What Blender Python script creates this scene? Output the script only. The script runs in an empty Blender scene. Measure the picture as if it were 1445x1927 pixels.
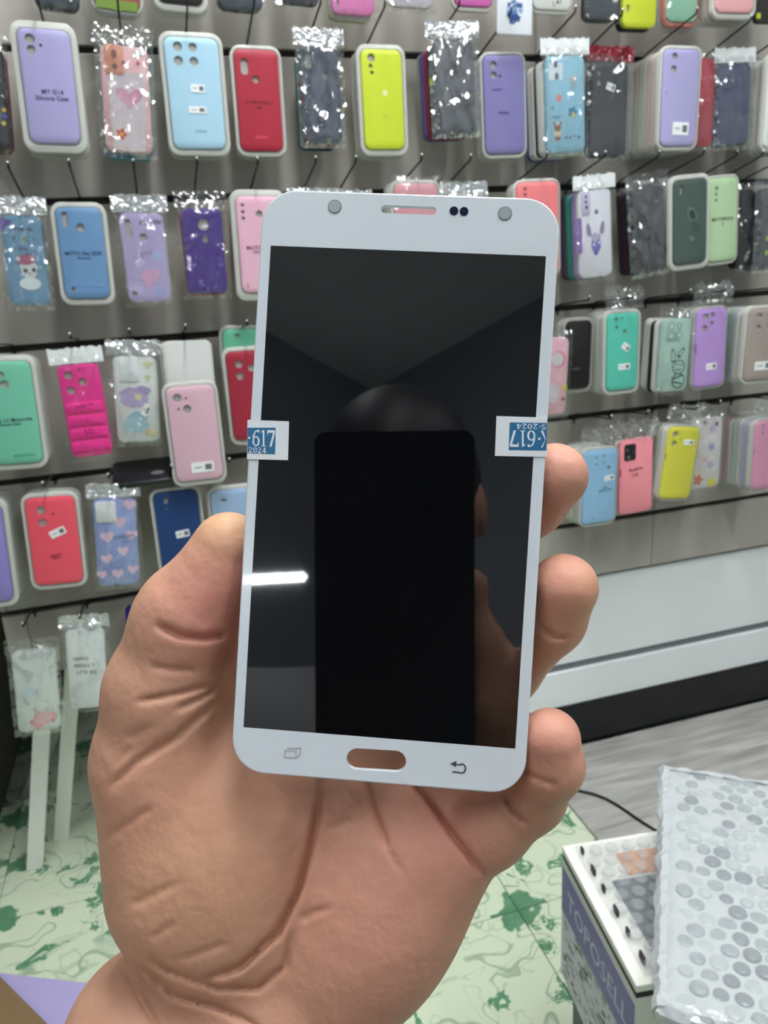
import bpy, bmesh, math, random
import numpy as np
from mathutils import Vector, Matrix
from mathutils.geometry import tessellate_polygon

random.seed(7)
S = bpy.context.scene
COL = S.collection

# ------------------------------------------------------------------ camera
W, H, F = 1445, 1927, 1447.0
CX, CY = 722.5, 963.5
EYE = Vector((0, 0, 1.09))                      # eye height above the tiled floor (seated at a bench)
def nrm(v): return v / np.linalg.norm(v)
dn = nrm(np.array([278., 4737., F]))            # world "down" as the lens sees it
fw = nrm(np.array([0, 0, 1.]) - dn * dn[2])
rt = np.cross(dn, fw)
R = np.array([rt, fw, -dn])                     # world = R @ lens axes (x right, y down, z into scene)
def c2w(p): return Vector(R @ np.array(p, float)) + EYE
def ray(x, y): return Vector(R @ np.array([x - CX, y - CY, F]))
cam = bpy.data.cameras.new('camera'); camo = bpy.data.objects.new('camera', cam); COL.objects.link(camo)
M = Matrix.Identity(4)
for i, v in enumerate((R @ [1, 0, 0], R @ [0, -1, 0], R @ [0, 0, -1])):
    for j in range(3): M[j][i] = v[j]
M.translation = EYE
camo.matrix_world = M
cam.sensor_fit = 'HORIZONTAL'; cam.sensor_width = 36; cam.lens = 36 * F / W
cam.clip_start = 0.01
cam.dof.use_dof = True; cam.dof.focus_distance = 0.192; cam.dof.aperture_fstop = 50
S.camera = camo

# ------------------------------------------------------------------ world + exposure
wd = bpy.data.worlds.new('world'); S.world = wd; wd.use_nodes = True
wd.node_tree.nodes['Background'].inputs[0].default_value = (0.9, 0.95, 1, 1)
wd.node_tree.nodes['Background'].inputs[1].default_value = 0.02
S.view_settings.view_transform = 'Standard'; S.view_settings.look = 'None'
S.view_settings.gamma = 1; S.view_settings.use_curve_mapping = False
S.view_settings.exposure = 0.6
LIGHT = 26.0                                     # radiance of the ceiling tubes' diffusers
# ceiling fixtures: (x, y, length, width, yaw)
FIXTURES = [(0.10, 0.66, 1.35, .20, 1.847), (-0.70, -0.75, 1.3, .07, 1.847), (1.15, -0.40, 1.3, .08, 1.847), (1.30, 0.55, 1.1, .09, 1.847)]  # last fixture is added, to brighten the white cabinet and right wall
CEIL = 2.72

# ------------------------------------------------------------------ helpers
def lin(c):
    if isinstance(c, str):
        c = c.lstrip('#'); c = [int(c[i:i + 2], 16) / 255 for i in (0, 2, 4)]
    return tuple((x / 12.92 if x <= .04045 else ((x + .055) / 1.055) ** 2.4) for x in c)
MC = {}
def nt(name):
    m = bpy.data.materials.new(name); m.use_nodes = True
    t = m.node_tree; t.nodes.clear()
    o = t.nodes.new('ShaderNodeOutputMaterial')
    return m, t, o
def node(t, ty, **kw):
    n = t.nodes.new('ShaderNode' + ty)
    for k, v in kw.items():
        if k.startswith('i_'): n.inputs[k[2:].replace('_', ' ')].default_value = v
        else: setattr(n, k, v)
    return n
def bump(t, scale, strength, dist=.001, detail=3, co=None):
    n = node(t, 'TexNoise'); n.inputs['Scale'].default_value = scale; n.inputs['Detail'].default_value = detail
    b = node(t, 'Bump'); b.inputs['Strength'].default_value = strength; b.inputs['Distance'].default_value = dist
    tc = node(t, 'TexCoord'); t.links.new(tc.outputs['Object'], n.inputs['Vector'])
    t.links.new(n.outputs['Fac'], b.inputs['Height'])
    return b
def mat(hexc, rough=.5, spec=.5, metal=0., bp=None, emit=0., coat=0., sss=0.):
    key = (hexc, rough, spec, metal, bp, emit, coat, sss)
    if key in MC: return MC[key]
    m, t, o = nt('surface_' + str(hexc).strip('#'))
    p = node(t, 'BsdfPrincipled'); c = lin(hexc)
    p.inputs['Base Color'].default_value = (*c, 1); p.inputs['Roughness'].default_value = rough
    p.inputs['Specular IOR Level'].default_value = spec; p.inputs['Metallic'].default_value = metal
    p.inputs['Coat Weight'].default_value = coat
    if emit: p.inputs['Emission Color'].default_value = (*c, 1); p.inputs['Emission Strength'].default_value = emit
    if bp: t.links.new(bump(t, *bp).outputs[0], p.inputs['Normal'])
    # fine tint variation so that nothing is a dead flat colour
    n = node(t, 'TexNoise'); n.inputs['Scale'].default_value = 35
    mx = node(t, 'MixRGB', blend_type='MULTIPLY'); mx.inputs[0].default_value = .06
    mx.inputs[1].default_value = (*c, 1); t.links.new(n.outputs['Color'], mx.inputs[2]); t.links.new(mx.outputs[0], p.inputs['Base Color'])
    t.links.new(p.outputs[0], o.inputs[0]); MC[key] = m
    return m
def milky(hexc='#e6e6e0', alpha=.6, rough=.25):
    key = ('milky', hexc, alpha)
    if key in MC: return MC[key]
    m, t, o = nt('milky_plastic'); p = node(t, 'BsdfPrincipled'); p.inputs['Base Color'].default_value = (*lin(hexc), 1)
    p.inputs['Roughness'].default_value = rough
    tr = node(t, 'BsdfTransparent'); tr.inputs[0].default_value = (.95, .96, .94, 1)
    mx = node(t, 'MixShader'); mx.inputs[0].default_value = alpha
    t.links.new(tr.outputs[0], mx.inputs[1]); t.links.new(p.outputs[0], mx.inputs[2]); t.links.new(mx.outputs[0], o.inputs[0])
    MC[key] = m; return m
def film(amount=.10, rough=.1, tint=(.97, .98, .98), scale=70, st=.5):
    key = ('film', amount, rough, scale)
    if key in MC: return MC[key]
    m, t, o = nt('clear_film'); g = node(t, 'BsdfGlossy'); g.inputs['Roughness'].default_value = rough
    g.inputs[0].default_value = (1, 1, 1, 1)
    d = node(t, 'BsdfDiffuse'); d.inputs[0].default_value = (.8, .82, .84, 1)
    tr = node(t, 'BsdfTransparent'); tr.inputs[0].default_value = (*tint, 1)
    b = bump(t, scale, st, .0012, 3); t.links.new(b.outputs[0], g.inputs['Normal'])
    a = node(t, 'MixShader'); a.inputs[0].default_value = .04; t.links.new(g.outputs[0], a.inputs[1]); t.links.new(d.outputs[0], a.inputs[2])
    mx = node(t, 'MixShader'); mx.inputs[0].default_value = amount
    t.links.new(tr.outputs[0], mx.inputs[1]); t.links.new(a.outputs[0], mx.inputs[2]); t.links.new(mx.outputs[0], o.inputs[0])
    MC[key] = m; return m

def link(name, me, m=None, parent=None, mw=None, smooth=None):
    o = bpy.data.objects.new(name, me); COL.objects.link(o)
    if m is not None and len(me.materials) == 0: me.materials.append(m)
    if parent: o.parent = parent
    if mw is not None: o.matrix_local = mw
    if smooth:
        me.polygons.foreach_set('use_smooth', [True] * len(me.polygons))
        if smooth != 2:
            me.set_sharp_from_angle(angle=math.radians(35))
    return o
def tag(o, label=None, cat=None, group=None, kind=None):
    if label: o['label'] = label
    if cat: o['category'] = cat
    if group: o['group'] = group
    if kind: o['kind'] = kind
    return o
def empty(name, mw, label=None, cat=None, group=None):
    o = bpy.data.objects.new(name, None); COL.objects.link(o); o.matrix_world = mw; o.empty_display_size = .02
    return tag(o, label, cat, group)
def me_from(vs, fs, name='mesh'):
    me = bpy.data.meshes.new(name); me.from_pydata([tuple(v) for v in vs], [], [tuple(f) for f in fs]); me.update()
    return me
def rrect(w, h, r, n=5, cx=0, cy=0):
    r = min(r, w / 2 - 1e-5, h / 2 - 1e-5); P = []
    for (sx, sy, a0) in ((1, 1, 0), (-1, 1, 90), (-1, -1, 180), (1, -1, 270)):
        for i in range(n + 1):
            a = math.radians(a0 + 90 * i / n)
            P.append((cx + sx * (w / 2 - r) + r * math.cos(a), cy + sy * (h / 2 - r) + r * math.sin(a)))
    return P
def circ(x, y, r, n=16, ry=None):
    ry = ry or r
    return [(x + r * math.cos(2 * math.pi * i / n), y + ry * math.sin(2 * math.pi * i / n)) for i in range(n)]
def area2(P): return sum(P[i - 1][0] * P[i][1] - P[i][0] * P[i - 1][1] for i in range(len(P)))
def plate(outer, z0, z1, holes=(), bev=0., hz=None):
    """slab with real holes. outer/holes: 2-D loops; bevelled front edge; hole rims go down to hz"""
    if area2(outer) < 0: outer = outer[::-1]
    n = len(outer); vs = []; fs = []
    cx = sum(p[0] for p in outer) / n; cy = sum(p[1] for p in outer) / n
    def inset(P, b):
        out = []
        for i in range(len(P)):
            a = Vector(P[i - 1]); c = Vector(P[(i + 1) % len(P)]); d = (c - a)
            if d.length < 1e-9: out.append(P[i]); continue
            d.normalize(); out.append((P[i][0] - d.y * b, P[i][1] + d.x * b))
        return out
    rings = [(outer, z0)]
    if bev:
        rings += [(outer, z1 - bev), (inset(outer, bev * .3), z1 - bev * .35), (inset(outer, bev), z1)]
    else: rings += [(outer, z1)]
    for P, z in rings: vs += [(p[0], p[1], z) for p in P]
    for k in range(len(rings) - 1):
        for i in range(n):
            j = (i + 1) % n
            fs.append((k * n + i, k * n + j, (k + 1) * n + j, (k + 1) * n + i))
    top = rings[-1][0]
    loops = [[Vector((p[0], p[1], 0)) for p in top]]
    base = (len(rings) - 1) * n; idx = list(range(base, base + n))
    hz = z0 if hz is None else hz
    for h in holes:
        if area2(h) > 0: h = h[::-1]
        s = len(vs); m = len(h)
        vs += [(p[0], p[1], z1) for p in h] + [(p[0], p[1], hz) for p in h]
        loops.append([Vector((p[0], p[1], 0)) for p in h]); idx += list(range(s, s + m))
        for i in range(m):
            j = (i + 1) % m; fs.append((s + i, s + j, s + m + j, s + m + i))
    if holes and abs(hz - z0) < 1e-9:                       # through holes: open the back as well
        bidx = list(range(n)); bl = [[Vector((p[0], p[1], 0)) for p in outer]]; q = len(rings) * n
        for h in holes: m = len(h); bidx += list(range(q + m, q + 2 * m)); q += 2 * m
        hb = len(rings) * n
        for h in holes:
            m = len(h); bl.append([Vector((vs[hb + m + i][0], vs[hb + m + i][1], 0)) for i in range(m)]); hb += 2 * m
        for tri in tessellate_polygon(bl):
            f = [bidx[i] for i in tri]; a, b, c = (Vector(vs[i]) for i in f)
            if (b - a).cross(c - a).z > 0: f.reverse()
            fs.append(tuple(f))
    else: fs.append(tuple(range(n - 1, -1, -1)))
    if holes:
        for tri in tessellate_polygon(loops):
            f = [idx[i] for i in tri]
            a, b, c = (Vector(vs[i]) for i in f)
            if (b - a).cross(c - a).z < 0: f.reverse()
            fs.append(tuple(f))
    else: fs.append(tuple(idx))
    return me_from(vs, fs)
def box_me(x0, x1, y0, y1, z0, z1, bev=0):
    me = plate([(x0, y0), (x1, y0), (x1, y1), (x0, y1)], z0, z1)
    if bev:
        bm = bmesh.new(); bm.from_mesh(me); bmesh.ops.bevel(bm, geom=bm.edges[:], offset=bev, segments=2, affect='EDGES', profile=.5); bm.to_mesh(me); bm.free()
    return me
def poly_me(P, z0, z1):
    return plate(P, z0, z1)
def tube_me(pts, r, n=8, r_end=None):
    vs, fs = [], []; pts = [Vector(p) for p in pts]
    for i, p in enumerate(pts):
        d = (pts[min(i + 1, len(pts) - 1)] - pts[max(i - 1, 0)]).normalized()
        a = d.cross(Vector((.3, .2, 1))).normalized(); b = d.cross(a)
        rr = r if r_end is None else r + (r_end - r) * i / (len(pts) - 1)
        for k in range(n):
            t = 2 * math.pi * k / n; vs.append(p + a * rr * math.cos(t) + b * rr * math.sin(t))
    for i in range(len(pts) - 1):
        for k in range(n):
            k2 = (k + 1) % n; fs.append((i * n + k, i * n + k2, (i + 1) * n + k2, (i + 1) * n + k))
    fs.append(tuple(range(n - 1, -1, -1))); fs.append(tuple(range((len(pts) - 1) * n, len(pts) * n)))
    return me_from(vs, fs)
TXC = {}
def text_me(s, size, shear=0., bold=0., align='CENTER'):
    k = (s, size, shear, bold, align)
    if k in TXC: return TXC[k].copy()
    cu = bpy.data.curves.new('lettering', 'FONT'); cu.body = s; cu.size = size; cu.align_x = align; cu.align_y = 'CENTER'
    cu.shear = shear; cu.offset = bold; cu.extrude = .00008; cu.resolution_u = 2
    o = bpy.data.objects.new('lettering_tmp', cu); COL.objects.link(o)
    dg = bpy.context.evaluated_depsgraph_get(); me = bpy.data.meshes.new_from_object(o.evaluated_get(dg))
    bpy.data.objects.remove(o); TXC[k] = me
    return me.copy()
def T(x, y, z, rz=0): return Matrix.Translation((x, y, z)) @ Matrix.Rotation(rz, 4, 'Z')

# ------------------------------------------------------------------ room geometry frame
YAW = math.radians(15.831)
D = 1.45
HW = Vector((math.cos(YAW), math.sin(YAW), 0)); NW = Vector((-math.sin(YAW), math.cos(YAW), 0))
def PW(s, z, off=0.): return Vector((0, D, 0)) + HW * s - NW * off + Vector((0, 0, z))
def on_wall(x, y, off=0.):
    d = ray(x, y); t = (Vector((0, D, 0)) - NW * off).dot(NW) / d.dot(NW)
    return EYE + d * t
def on_z(x, y, z):
    d = ray(x, y); return EYE + d * ((z - EYE.z) / d.z)
def s_of(p): return (p - Vector((0, D, 0))).dot(HW)
def frame(loc, x, y, z):
    m = Matrix.Identity(4)
    for i, v in enumerate((x, y, z)):
        for j in range(3): m[j][i] = v[j]
    m.translation = loc; return m
UP = Vector((0, 0, 1))
WALLM = frame(Vector((0, D, 0)), HW, UP, -NW)           # wall coordinates: x along, y up, z out of the wall
GROOVES = [.80 + 1.09, .575 + 1.09, .357 + 1.09, .1425 + 1.09, -.078 + 1.09, -.297 + 1.09, -.532 + 1.09]
BOTTOM = -.656 + 1.09

# ================================================================== STRUCTURE
def struct(o): o['kind'] = 'structure'; return o
# ---- floor: cream-green printed tiles, each tile its own piece
def tile_material():
    m, t, o = nt('floor_tile_print'); L = t.links.new
    tc = node(t, 'TexCoord'); mp = node(t, 'Mapping'); L(tc.outputs['Object'], mp.inputs[0])
    geo = node(t, 'ObjectInfo')
    # per tile offset so neighbouring tiles differ
    ad = node(t, 'VectorMath', operation='MULTIPLY_ADD'); L(geo.outputs['Location'], ad.inputs[0]); ad.inputs[1].default_value = (7.3, 5.1, 0); L(mp.outputs[0], ad.inputs[2])
    wn = node(t, 'TexNoise'); wn.inputs['Scale'].default_value = 9; wn.inputs['Detail'].default_value = 2; L(ad.outputs[0], wn.inputs['Vector'])
    wv = node(t, 'VectorMath', operation='MULTIPLY_ADD'); L(wn.outputs['Color'], wv.inputs[0]); wv.inputs[1].default_value = (.16, .16, 0); L(ad.outputs[0], wv.inputs[2])
    def noise(scale, detail, dist, src):
        n = node(t, 'TexNoise'); n.inputs['Scale'].default_value = scale; n.inputs['Detail'].default_value = detail; n.inputs['Distortion'].default_value = dist
        L(src.outputs[0], n.inputs['Vector']); return n
    def ramp(src, stops):
        r = node(t, 'ValToRGB'); L(src, r.inputs[0]); e = r.color_ramp.elements
        while len(e) < len(stops): e.new(.5)
        for i, (p, v) in enumerate(stops): e[i].position = p; e[i].color = (v, v, v, 1)
        return r
    vo = node(t, 'TexVoronoi'); vo.inputs['Scale'].default_value = 17; vo.inputs['Randomness'].default_value = .9; L(wv.outputs[0], vo.inputs['Vector'])
    ed_ = noise(48, 2, 1.2, wv); em = node(t, 'Math', operation='MULTIPLY_ADD'); L(ed_.outputs['Fac'], em.inputs[0]); em.inputs[1].default_value = .75; L(vo.outputs['Distance'], em.inputs[2])
    leaf = ramp(em.outputs[0], [(.70, 1), (.72, 0)])
    pick = node(t, 'SeparateColor'); L(vo.outputs['Color'], pick.inputs[0]); pk = ramp(pick.outputs[0], [(.22, 0), (.23, 1)])
    vein = noise(60, 0, 3, wv); vm = ramp(vein.outputs['Fac'], [(.33, 0), (.36, 1)])
    leafm_ = node(t, 'Math', operation='MULTIPLY'); L(leaf.outputs[0], leafm_.inputs[0]); L(pk.outputs[0], leafm_.inputs[1])
    leafm = node(t, 'Math', operation='MULTIPLY'); L(leafm_.outputs[0], leafm.inputs[0]); L(vm.outputs[0], leafm.inputs[1])
    strk = noise(4.5, .6, 2.2, wv); strm = ramp(strk.outputs['Fac'], [(.486, 0), (.497, .8), (.505, .8), (.520, 0)])
    strk2 = noise(11, .5, 2.2, ad); strm2 = ramp(strk2.outputs['Fac'], [(.38, 0), (.40, .45), (.412, .45), (.43, 0)])
    tint = noise(4, 3, 0, ad)
    c0 = node(t, 'MixRGB'); L(tint.outputs['Fac'], c0.inputs[0]); c0.inputs[1].default_value = (*lin('#cfe0c4'), 1); c0.inputs[2].default_value = (*lin('#d2d8bd'), 1)
    c1 = node(t, 'MixRGB'); L(strm2.outputs[0], c1.inputs[0]); L(c0.outputs[0], c1.inputs[1]); c1.inputs[2].default_value = (*lin('#9fb095'), 1)
    c2 = node(t, 'MixRGB'); L(strm.outputs[0], c2.inputs[0]); L(c1.outputs[0], c2.inputs[1]); c2.inputs[2].default_value = (*lin('#8ea58a'), 1)
    sh = noise(30, 2, 0, ad); lc = node(t, 'MixRGB'); L(sh.outputs['Fac'], lc.inputs[0]); lc.inputs[1].default_value = (*lin('#2f6a44'), 1); lc.inputs[2].default_value = (*lin('#78a583'), 1)
    # leaf flower printed across the tile corners
    sp = node(t, 'SeparateXYZ'); L(tc.outputs['Object'], sp.inputs[0])
    ax = node(t, 'Math', operation='ABSOLUTE'); L(sp.outputs[0], ax.inputs[0]); ay = node(t, 'Math', operation='ABSOLUTE'); L(sp.outputs[1], ay.inputs[0])
    cb = node(t, 'CombineXYZ'); L(ax.outputs[0], cb.inputs[0]); L(ay.outputs[0], cb.inputs[1])
    dv = node(t, 'VectorMath', operation='DISTANCE'); L(cb.outputs[0], dv.inputs[0]); dv.inputs[1].default_value = (.15, .15, 0)
    fl = noise(38, 1, .5, ad); fa = node(t, 'Math', operation='MULTIPLY_ADD'); L(fl.outputs['Fac'], fa.inputs[0]); fa.inputs[1].default_value = -.07; L(dv.outputs['Value'], fa.inputs[2])
    fm = ramp(fa.outputs[0], [(0.0, 1), (.002, 1), (.004, 0)])
    mxm = node(t, 'Math', operation='MAXIMUM'); L(leafm.outputs[0], mxm.inputs[0]); L(fm.outputs[0], mxm.inputs[1])
    c3 = node(t, 'MixRGB'); L(mxm.outputs[0], c3.inputs[0]); L(c2.outputs[0], c3.inputs[1]); L(lc.outputs[0], c3.inputs[2])
    p = node(t, 'BsdfPrincipled'); L(c3.outputs[0], p.inputs['Base Color']); p.inputs['Roughness'].default_value = .32; p.inputs['Specular IOR Level'].default_value = .35
    L(p.outputs[0], o.inputs[0]); return m
TS = .302
fy = struct(empty('floor', Matrix.Identity(4)))
fb = link('subfloor', box_me(-3.6, 4.2, -5.0, 2.9, -.05, -.004), mat('#7b7f6c', .7), fy)
tm = tile_material()
tme = box_me(-TS / 2 + .0008, TS / 2 - .0008, -TS / 2 + .0008, TS / 2 - .0008, -.006, 0, .0006); tme.materials.append(tm)
gx = Vector((math.cos(YAW), math.sin(YAW), 0)); gy = Vector((-math.sin(YAW), math.cos(YAW), 0)); g0 = on_z(975, 1713, 0)
k = 0
for i in range(-8, 8):
    for j in range(-6, 5):
        p = g0 + gx * (i + .5) * TS + gy * (j + .5) * TS
        if not (-2.1 < p.x < 2.2 and -.55 < p.y < 2.75): continue
        link('tile', tme, None, fy, frame(p, gx, gy, UP))

# ---- slatwall: boards with dark grooves
wall = struct(empty('wall_back', WALLM))
slat_m, t_, o_ = nt('slat_board'); p_ = node(t_, 'BsdfPrincipled'); p_.inputs['Roughness'].default_value = .38; p_.inputs['Specular IOR Level'].default_value = .4
n_ = node(t_, 'TexNoise'); n_.inputs['Scale'].default_value = 2.2; n_.inputs['Detail'].default_value = 4
mx_ = node(t_, 'MixRGB'); mx_.inputs[1].default_value = (*lin('#aba59c'), 1); mx_.inputs[2].default_value = (*lin('#b9b4ab'), 1)
tc_ = node(t_, 'TexCoord'); t_.links.new(tc_.outputs['Object'], n_.inputs['Vector']); t_.links.new(n_.outputs['Fac'], mx_.inputs[0]); t_.links.new(mx_.outputs[0], p_.inputs['Base Color']); t_.links.new(p_.outputs[0], o_.inputs[0])
SL, SR = s_of(on_wall(4, 1172)), 1.75
groove_m = mat('#3a342e', .6)
link('groove_backing', box_me(SL, SR, BOTTOM, CEIL - .003, -.022, -.012), groove_m, wall)
edges = [CEIL + .003, GROOVES[0] + .22] + GROOVES + [BOTTOM - .0055]  # boards out of view run up to the ceiling to block light behind
sc0 = s_of(on_wall(52, 1180))
for k in range(len(edges) - 1):
    z1, z0 = edges[k] - .0055, edges[k + 1] + .0055
    cuts = [SL, sc0 if k == len(edges) - 2 else sc0 - .004 * k, .62, SR] if k >= 6 else [SL, .31 + .02 * (k % 2), SR]
    for a, b in zip(cuts, cuts[1:]):
        if b - a < .01: continue
        link('slat', box_me(a + .0007, b - .0007, z0, z1, -.012, 0, .0012), slat_m, wall)
# legs that carry the left end of the wall
def leg(px0, px1, w, off0, off1, d, name, label, col='#f0f3ea'):
    """white batten from behind the wall to the floor"""
    a = on_wall(*px0, off0); b = on_z(*px1, 0.0)
    y = (a - b).normalized(); x = HW - y * HW.dot(y); x.normalize(); z = x.cross(y)
    L = (a - b).length; me = plate([(-w / 2, 0), (w / 2, 0), (w / 2, L + .12), (-w / 2, L + .12)], -d, 0)
    rng = random.Random(len(name))
    o = link(name, me, mat(col, .55, bp=(60, .4)), None, frame(b, x, y, z)); tag(o, label, 'post'); return o
leg((78, 1370), (65, 1637), .0295, -.02, 0, .02, 'wooden_post', 'front white painted batten under the speckled pink-ended case')
leg((131, 1350), (115, 1582), .0285, -.06, 0, .025, 'wooden_post', 'white painted batten under the handwritten white case')
leg((104, 1375), (47, 1505), .024, -.14, 0, .02, 'wooden_post', 'short greyish batten half hidden behind the two white battens', '#a9aca6')

# ---- white base cabinet under the right half of the wall
cs0 = .16
cab = empty('base_cabinet', WALLM @ Matrix.Translation((cs0, 0, 0)), 'long white base cabinet with black plinth under the slatted wall', 'cabinet')
CW = SR - cs0; zl = -.878 + 1.09
white_gloss = mat('#f6fafa', .25, .5)
link('carcass', box_me(0.004, CW, .10, BOTTOM - .012, -.40, -.030), mat('#c9ced0', .4), cab)
link('upper_panel', box_me(0, CW, zl + .010, BOTTOM - .010, -.030, -.012, .002), white_gloss, cab)
link('lower_panel', box_me(0, CW, .112, zl - .010, -.030, -.012, .002), white_gloss, cab)
link('groove_rail', box_me(0, CW, zl - .010, zl + .010, -.030, -.020), mat('#8a8f95', .3, metal=.6), cab)
link('plinth', box_me(0.012, CW, 0.0005, .112, -.05, -.006, .002), mat('#0d0d11', .25), cab)
link('top_rail', box_me(0, CW, BOTTOM - .010, BOTTOM + .001, -.030, -.014), mat('#8c8a84', .4), cab)
# ---- grey wood-look vinyl over the tiles on the right
def wood_grey():
    m, t, o = nt('grey_vinyl'); L = t.links.new; tc = node(t, 'TexCoord'); mp = node(t, 'Mapping'); L(tc.outputs['Object'], mp.inputs[0]); mp.inputs['Scale'].default_value = (1.1, 9, 1)
    n = node(t, 'TexNoise'); n.inputs['Scale'].default_value = 5; n.inputs['Detail'].default_value = 6; n.inputs['Distortion'].default_value = .6; L(mp.outputs[0], n.inputs['Vector'])
    r = node(t, 'ValToRGB'); L(n.outputs['Fac'], r.inputs[0]); r.color_ramp.elements[0].position = .3; r.color_ramp.elements[0].color = (*lin('#8d8b87'), 1); r.color_ramp.elements[1].position = .7; r.color_ramp.elements[1].color = (*lin('#bdbbb6'), 1)
    p = node(t, 'BsdfPrincipled'); L(r.outputs[0], p.inputs['Base Color']); p.inputs['Roughness'].default_value = .35; L(p.outputs[0], o.inputs[0]); return m
ms = (s_of(on_z(1050, 1490, 0)) + s_of(on_z(1110, 1570, 0))) / 2
mato = link('vinyl_mat', box_me(0, 1.2, -1.0, 0, .0004, .007, .0015), wood_grey(), None, frame(PW(ms, 0, .001), HW, NW, UP)); tag(mato, 'grey wood-look vinyl sheet on the floor before the white cabinet', 'floor mat')
# added panel past the wall's left end, blocking light from the floor behind
struct(link('wall_light_block', box_me(SL - .16, SL - .14, 0.002, CEIL - .003, -1.1, -.03), mat('#6b655d', .6), None, WALLM))

# ---- the rest of the room (behind the lens; lights the scene and shows in the screen)
wallpaint = mat('#8f949b', .7); 
def wall_seg(name, a, b, th=.06):
    a = Vector((*a, 0)); b = Vector((*b, 0)); x = (b - a).normalized(); z = Vector((-x.y, x.x, 0)); L = (b - a).length
    me = box_me(0, L, -.04, CEIL + .06, -th, 0)
    return struct(link(name, me, wallpaint, None, frame(a, x, UP, x.cross(UP))))
# the far corner is where the screen's reflection shows it
def _mir(x, y):
    n = np.array([0.06478776, -0.01240206, 0.997822]); tp = np.array([2.048, -4.085, 191.968]) * .001
    d = np.array([x - CX, y - CY, F]); p = d * (tp @ n / (d @ n)); r = d - 2 * n * (d @ n)
    pw, rw = R @ p + np.array(EYE), R @ r; t = (CEIL - pw[2]) / rw[2]; q = pw + rw * t; return Vector((q[0], q[1]))
k0, k1, k2 = _mir(700, 748), _mir(1030, 570), _mir(500, 640)
kr = k0 + (k1 - k0).normalized() * 4.4; kl = k0 + (k2 - k0).normalized() * 4.4
PLAN = [(min(kl.x, -1.9), 2.7), (max(kr.x, 1.9), 2.7), tuple(kr), tuple(k0), tuple(kl)]
wall_seg('wall_rear', PLAN[1], PLAN[0]); wall_seg('wall_right', PLAN[2], PLAN[1])
wall_seg('wall_behind_right', PLAN[3], PLAN[2]); wall_seg('wall_behind_left', PLAN[4], PLAN[3]); wall_seg('wall_left', PLAN[0], PLAN[4])
struct(link('ceiling', plate([(-3.6, -5.0), (4.2, -5.0), (4.2, 2.85), (-3.6, 2.85)], CEIL, CEIL + .06), mat('#f1f2f2', .8)))
def lampshine(strength):
    m, t, o = nt('lit_diffuser'); e = node(t, 'Emission'); e.inputs[0].default_value = (.95, .985, 1, 1); e.inputs[1].default_value = strength; t.links.new(e.outputs[0], o.inputs[0]); return m
lm = lampshine(LIGHT)
for i, (x, y, L_, w_, a_) in enumerate(FIXTURES):
    nm = ['above the hand', 'above and left of the photographer', 'above and right of the photographer', 'added to brighten the right half of the wall'][i]
    f = empty('ceiling_light', Matrix.Translation((x, y, CEIL)) @ Matrix.Rotation(a_, 4, 'Z'), 'long white fluorescent ceiling light ' + nm, 'light')
    link('housing', box_me(-L_ / 2 - .02, L_ / 2 + .02, -w_ / 2 - .015, w_ / 2 + .015, -.035, -.0005), mat('#e8e8e8', .4), f)
    link('diffuser', box_me(-L_ / 2, L_ / 2, -w_ / 2, w_ / 2, -.06, -.0355), lm, f)
# bare tube on the wall behind, the bright bar in the screen's reflection

# ================================================================== PHONE CASES ON HOOKS
CARD = mat('#aaa8a2', .6)
def print_shape(kind, s):
    """flat printed motifs, returned as [(outline, colour, z-lift)]"""
    if kind == 'heart':
        P = []
        for i in range(24):
            t = 2 * math.pi * i / 24; P.append((s * .031 * 16 * math.sin(t) ** 3, s * .031 * (13 * math.cos(t) - 5 * math.cos(2 * t) - 2 * math.cos(3 * t) - math.cos(4 * t))))
        return P
    if kind == 'flower':
        return [(s * .5 * (.78 + .22 * math.cos(5 * a)) * math.cos(a), s * .5 * (.78 + .22 * math.cos(5 * a)) * math.sin(a)) for a in [2 * math.pi * i / 40 for i in range(40)]]
    if kind == 'circle': return circ(0, 0, s / 2, 18)
    if kind == 'pent': return circ(0, 0, s / 2, 5)
    if kind == 'oval': return circ(0, 0, s * .32, 18, s / 2)
    if kind == 'wide': return circ(0, 0, s / 2, 18, s * .3)
    if kind == 'ear': return [(-s * .16, -s * .5), (s * .18, -s * .5), (s * .2, s * .1), (s * .05, s * .5), (-s * .1, s * .45), (-s * .2, 0)]
    if kind == 'blob':
        r = random.Random(int(s * 1e6)); k = [r.random() * .3 for _ in range(4)]
        return [(s * .5 * (.75 + k[0] * math.cos(2 * a) + k[1] * math.sin(3 * a)) * math.cos(a), s * .5 * (.75 + k[2] * math.cos(3 * a) + k[3] * math.sin(2 * a)) * math.sin(a)) for a in [2 * math.pi * i / 28 for i in range(28)]]
    if kind == 'rect': return rrect(s, s * .55, s * .08, 3)
    if kind == 'square': return rrect(s, s, s * .12, 3)
    if kind == 'bar': return rrect(s, s * .16, s * .05, 2)
    if kind == 'drop': return [(0, s * .5), (s * .25, 0), (s * .2, -s * .3), (0, -s * .45), (-s * .2, -s * .3), (-s * .25, 0)]
    return circ(0, 0, s / 2, 12)

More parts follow.
